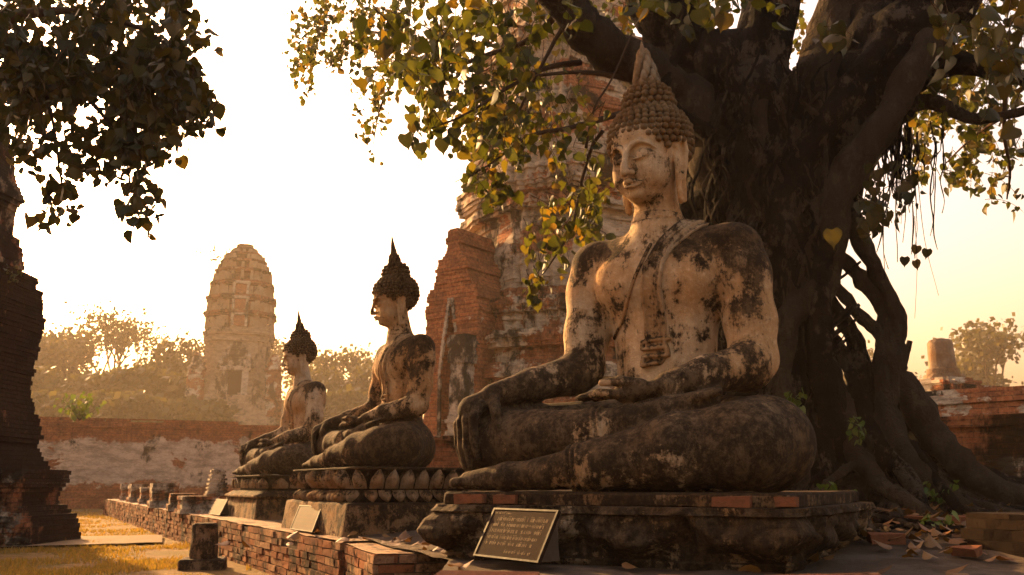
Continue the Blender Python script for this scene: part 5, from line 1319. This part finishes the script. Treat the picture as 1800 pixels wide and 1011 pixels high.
sapling(375, 462, 88, None, 2.1, 60, 'little shrub sprouting from the shoulder of the far prang', 2, M_fleaf, .26, 'roof_shrub')
sapling(30, 498, 12.2, None, .35, 40, 'small plant growing from the broken top of the dark pillar', 3, M_fleaf, .05, 'ruin_plant')
sapling(1462, 905, 6.9, None, .32, 36, 'green seedling at the foot of the roots beside the big plinth', 4, M_green, .06, 'seedling')
sapling(1650, 935, 6.1, None, .14, 18, 'green seedling among the fallen bricks and leaves', 5, M_green, .07, 'seedling')
sapling(1510, 775, 6.95, None, .22, 27, 'green sprig growing from the middle of the fig trunk', 6, M_green, .055, 'sprig')
sapling(1400, 720, 7.3, None, .2, 18, 'dim green sprig on the shaded trunk beside the big knee', 7, M_green, .06, 'sprig')
sapling(1648, 880, 7.0, None, .2, 18, 'thin sprig beside the long right-hand root', 8, M_green, .05, 'sprig')

# ------------------------------------------------------------------ fallen leaves, bricks, grass
M_dead = leaf_mat('dead_leaf', [(.13, .05, .012), (.20, .09, .02), (.08, .035, .012), (.24, .12, .03)], .2)
def fallen(p, s, rnd):
    V, F = [], []; leaf_at(V, F, Vector((0, 0, .015)), 0, math.pi / 2 + rnd.uniform(-.35, .35), rnd.uniform(-.4, .4), s, .35)
    zm = min(v.z for v in V); V = [v - Vector((0, 0, zm - .002)) for v in V]
    o = link('fallen_leaf', fast_mesh('fallen_leaf', np.array([tuple(v) for v in V]), np.array(F), 3, False), M_dead); o.location = p; o.rotation_euler = (0, 0, rnd.uniform(0, 6.28)); return o
rnd = random.Random(9)
for (x0, x1, y0, y1, z, n, lab, g) in ((430, 620, 925, 940, .415, 16, 'dry leaf on the platform edge in front of the middle pedestal', 'dry leaves by the middle pedestal'), (640, 770, 945, 965, .41, 14, 'dry leaf on the low paving between the middle and large statues', 'dry leaves between the statues'), (700, 830, 965, 990, .405, 12, 'dry leaf on the low paving beside the large bronze plaque', 'dry leaves by the bronze plaque')):
    for i in range(n):
        p = on_ground(rnd.uniform(x0, x1), rnd.uniform(y0, y1), z)
        if (p - CA).dot(ez) < .08: p += ez * (.1 - (p - CA).dot(ez) + rnd.random() * .25)
        tag(fallen(p, rnd.uniform(.05, .09), rnd), lab, 'leaf', g)
for i in range(3):
    p = Vector((rnd.uniform(.0, 1.6), rnd.uniform(1.62, 2.0), .605)); tag(fallen(p, rnd.uniform(.05, .08), rnd), 'blurred dry leaf lying on the brick ledge at the bottom of the view', 'leaf', 'leaves on the ledge')
V, F = [], []
for i in range(1500):
    a, r = rnd.uniform(-2.9, .1), abs(rnd.gauss(0, 1.5)) + .9; x, y = TREE.x + r * math.cos(a), TREE.y + r * math.sin(a); 
    leaf_at(V, F, Vector((x, y, mound(x, y) + rnd.uniform(-.01, .03))), rnd.uniform(0, 6.28), math.pi / 2 + rnd.uniform(-.6, .6), rnd.uniform(-.5, .5), rnd.uniform(.05, .10), .4)
o = link('leaf_litter', fast_mesh('leaf_litter', np.array([tuple(v) for v in V]), np.array(F), 3, False), M_dead); tag(o, 'brown leaf litter round the fig roots', 'leaf litter', kind='stuff')
BR = [(1560, 962, .10, 'pale orange broken brick lying flat right of the big plinth'), (1622, 950, .09, 'long brick fragment half buried among leaves near the seedling'), (1590, 925, .07, 'small brick chip behind the pale orange broken brick'), (1690, 948, .08, 'brick fragment between the seedling and the dark brick pile'), (1668, 885, .07, 'red brick fragment resting on the roots'), (1700, 975, .07, 'brick chip in front of the dark brick pile')]
for i, (px, py, s, lab) in enumerate(BR):
    p = on_ground(px, py, .43 if py > 930 else .50); mb = MB(); r_ = random.Random(i); mb.box((0, 0, .022), (s, s * .55, .026), 0, .008, r_, .1, .08)
    o = mb.build('broken_brick', M_loose_bright); o.location = (p.x, p.y, mound(p.x, p.y) - .015); o.rotation_euler = (r_.uniform(-.1, .1), r_.uniform(-.1, .1), r_.uniform(-1, 1)); tag(o, lab, 'brick', 'loose bricks by the roots')
def grass():
    rnd = random.Random(5); V = []; Q = []
    for i in range(60000):
        y = 7.2 + (rnd.random() ** 1.7) * 22; x = rnd.uniform(-.56 * y - .2, -.22 * y)
        t = (y - CA.y) / er.y
        if (Vector((x, y, 0)) - Vector((CA.x, CA.y, 0))).dot(ez) > -.03: continue
        if noise.noise(Vector((x * .9, y * .9, 2))) < -.02 + rnd.uniform(-.2, .2): continue
        h = rnd.uniform(.015, .045) * (1 + 1.2 * max(0, noise.noise(Vector((x * 1.5, y * 1.5, 7))))); a = rnd.uniform(0, 6.28); w = .005 + .0004 * y; z = gz(x, y)
        n = len(V); c, s = math.cos(a) * w, math.sin(a) * w
        V += [(x - c, y - s, z), (x + c, y + s, z), (x + rnd.uniform(-.5, .5) * h, y + rnd.uniform(-.5, .5) * h, z + h)]; Q.append((n, n + 1, n + 2))
    o = link('grass', fast_mesh('grass', np.array(V), np.array(Q), 3, False), leaf_mat('grass_blade', [(.22, .13, .03), (.30, .17, .04), (.15, .12, .025), (.34, .19, .05)], .45)); tag(o, 'short dry yellow green grass of the lawn', 'grass', kind='stuff')
grass()
# ------------------------------------------------------------------ morning haze
def haze():
    mb = MB(); mb.box((0, 80, 13.0), (110, 95, 14.2)); o = mb.build('haze', None); m = bpy.data.materials.new('morning_haze'); m.use_nodes = True; n = m.node_tree.nodes
    n.remove(n['Principled BSDF']); v = n.new('ShaderNodeVolumePrincipled'); v.inputs['Color'].default_value = (1.0, .84, .62, 1); v.inputs['Density'].default_value = HAZE; v.inputs['Anisotropy'].default_value = .15
    m.node_tree.links.new(v.outputs[0], n['Material Output'].inputs['Volume']); o.data.materials.append(m); tag(o, kind='stuff')
HAZE = .00095
haze()
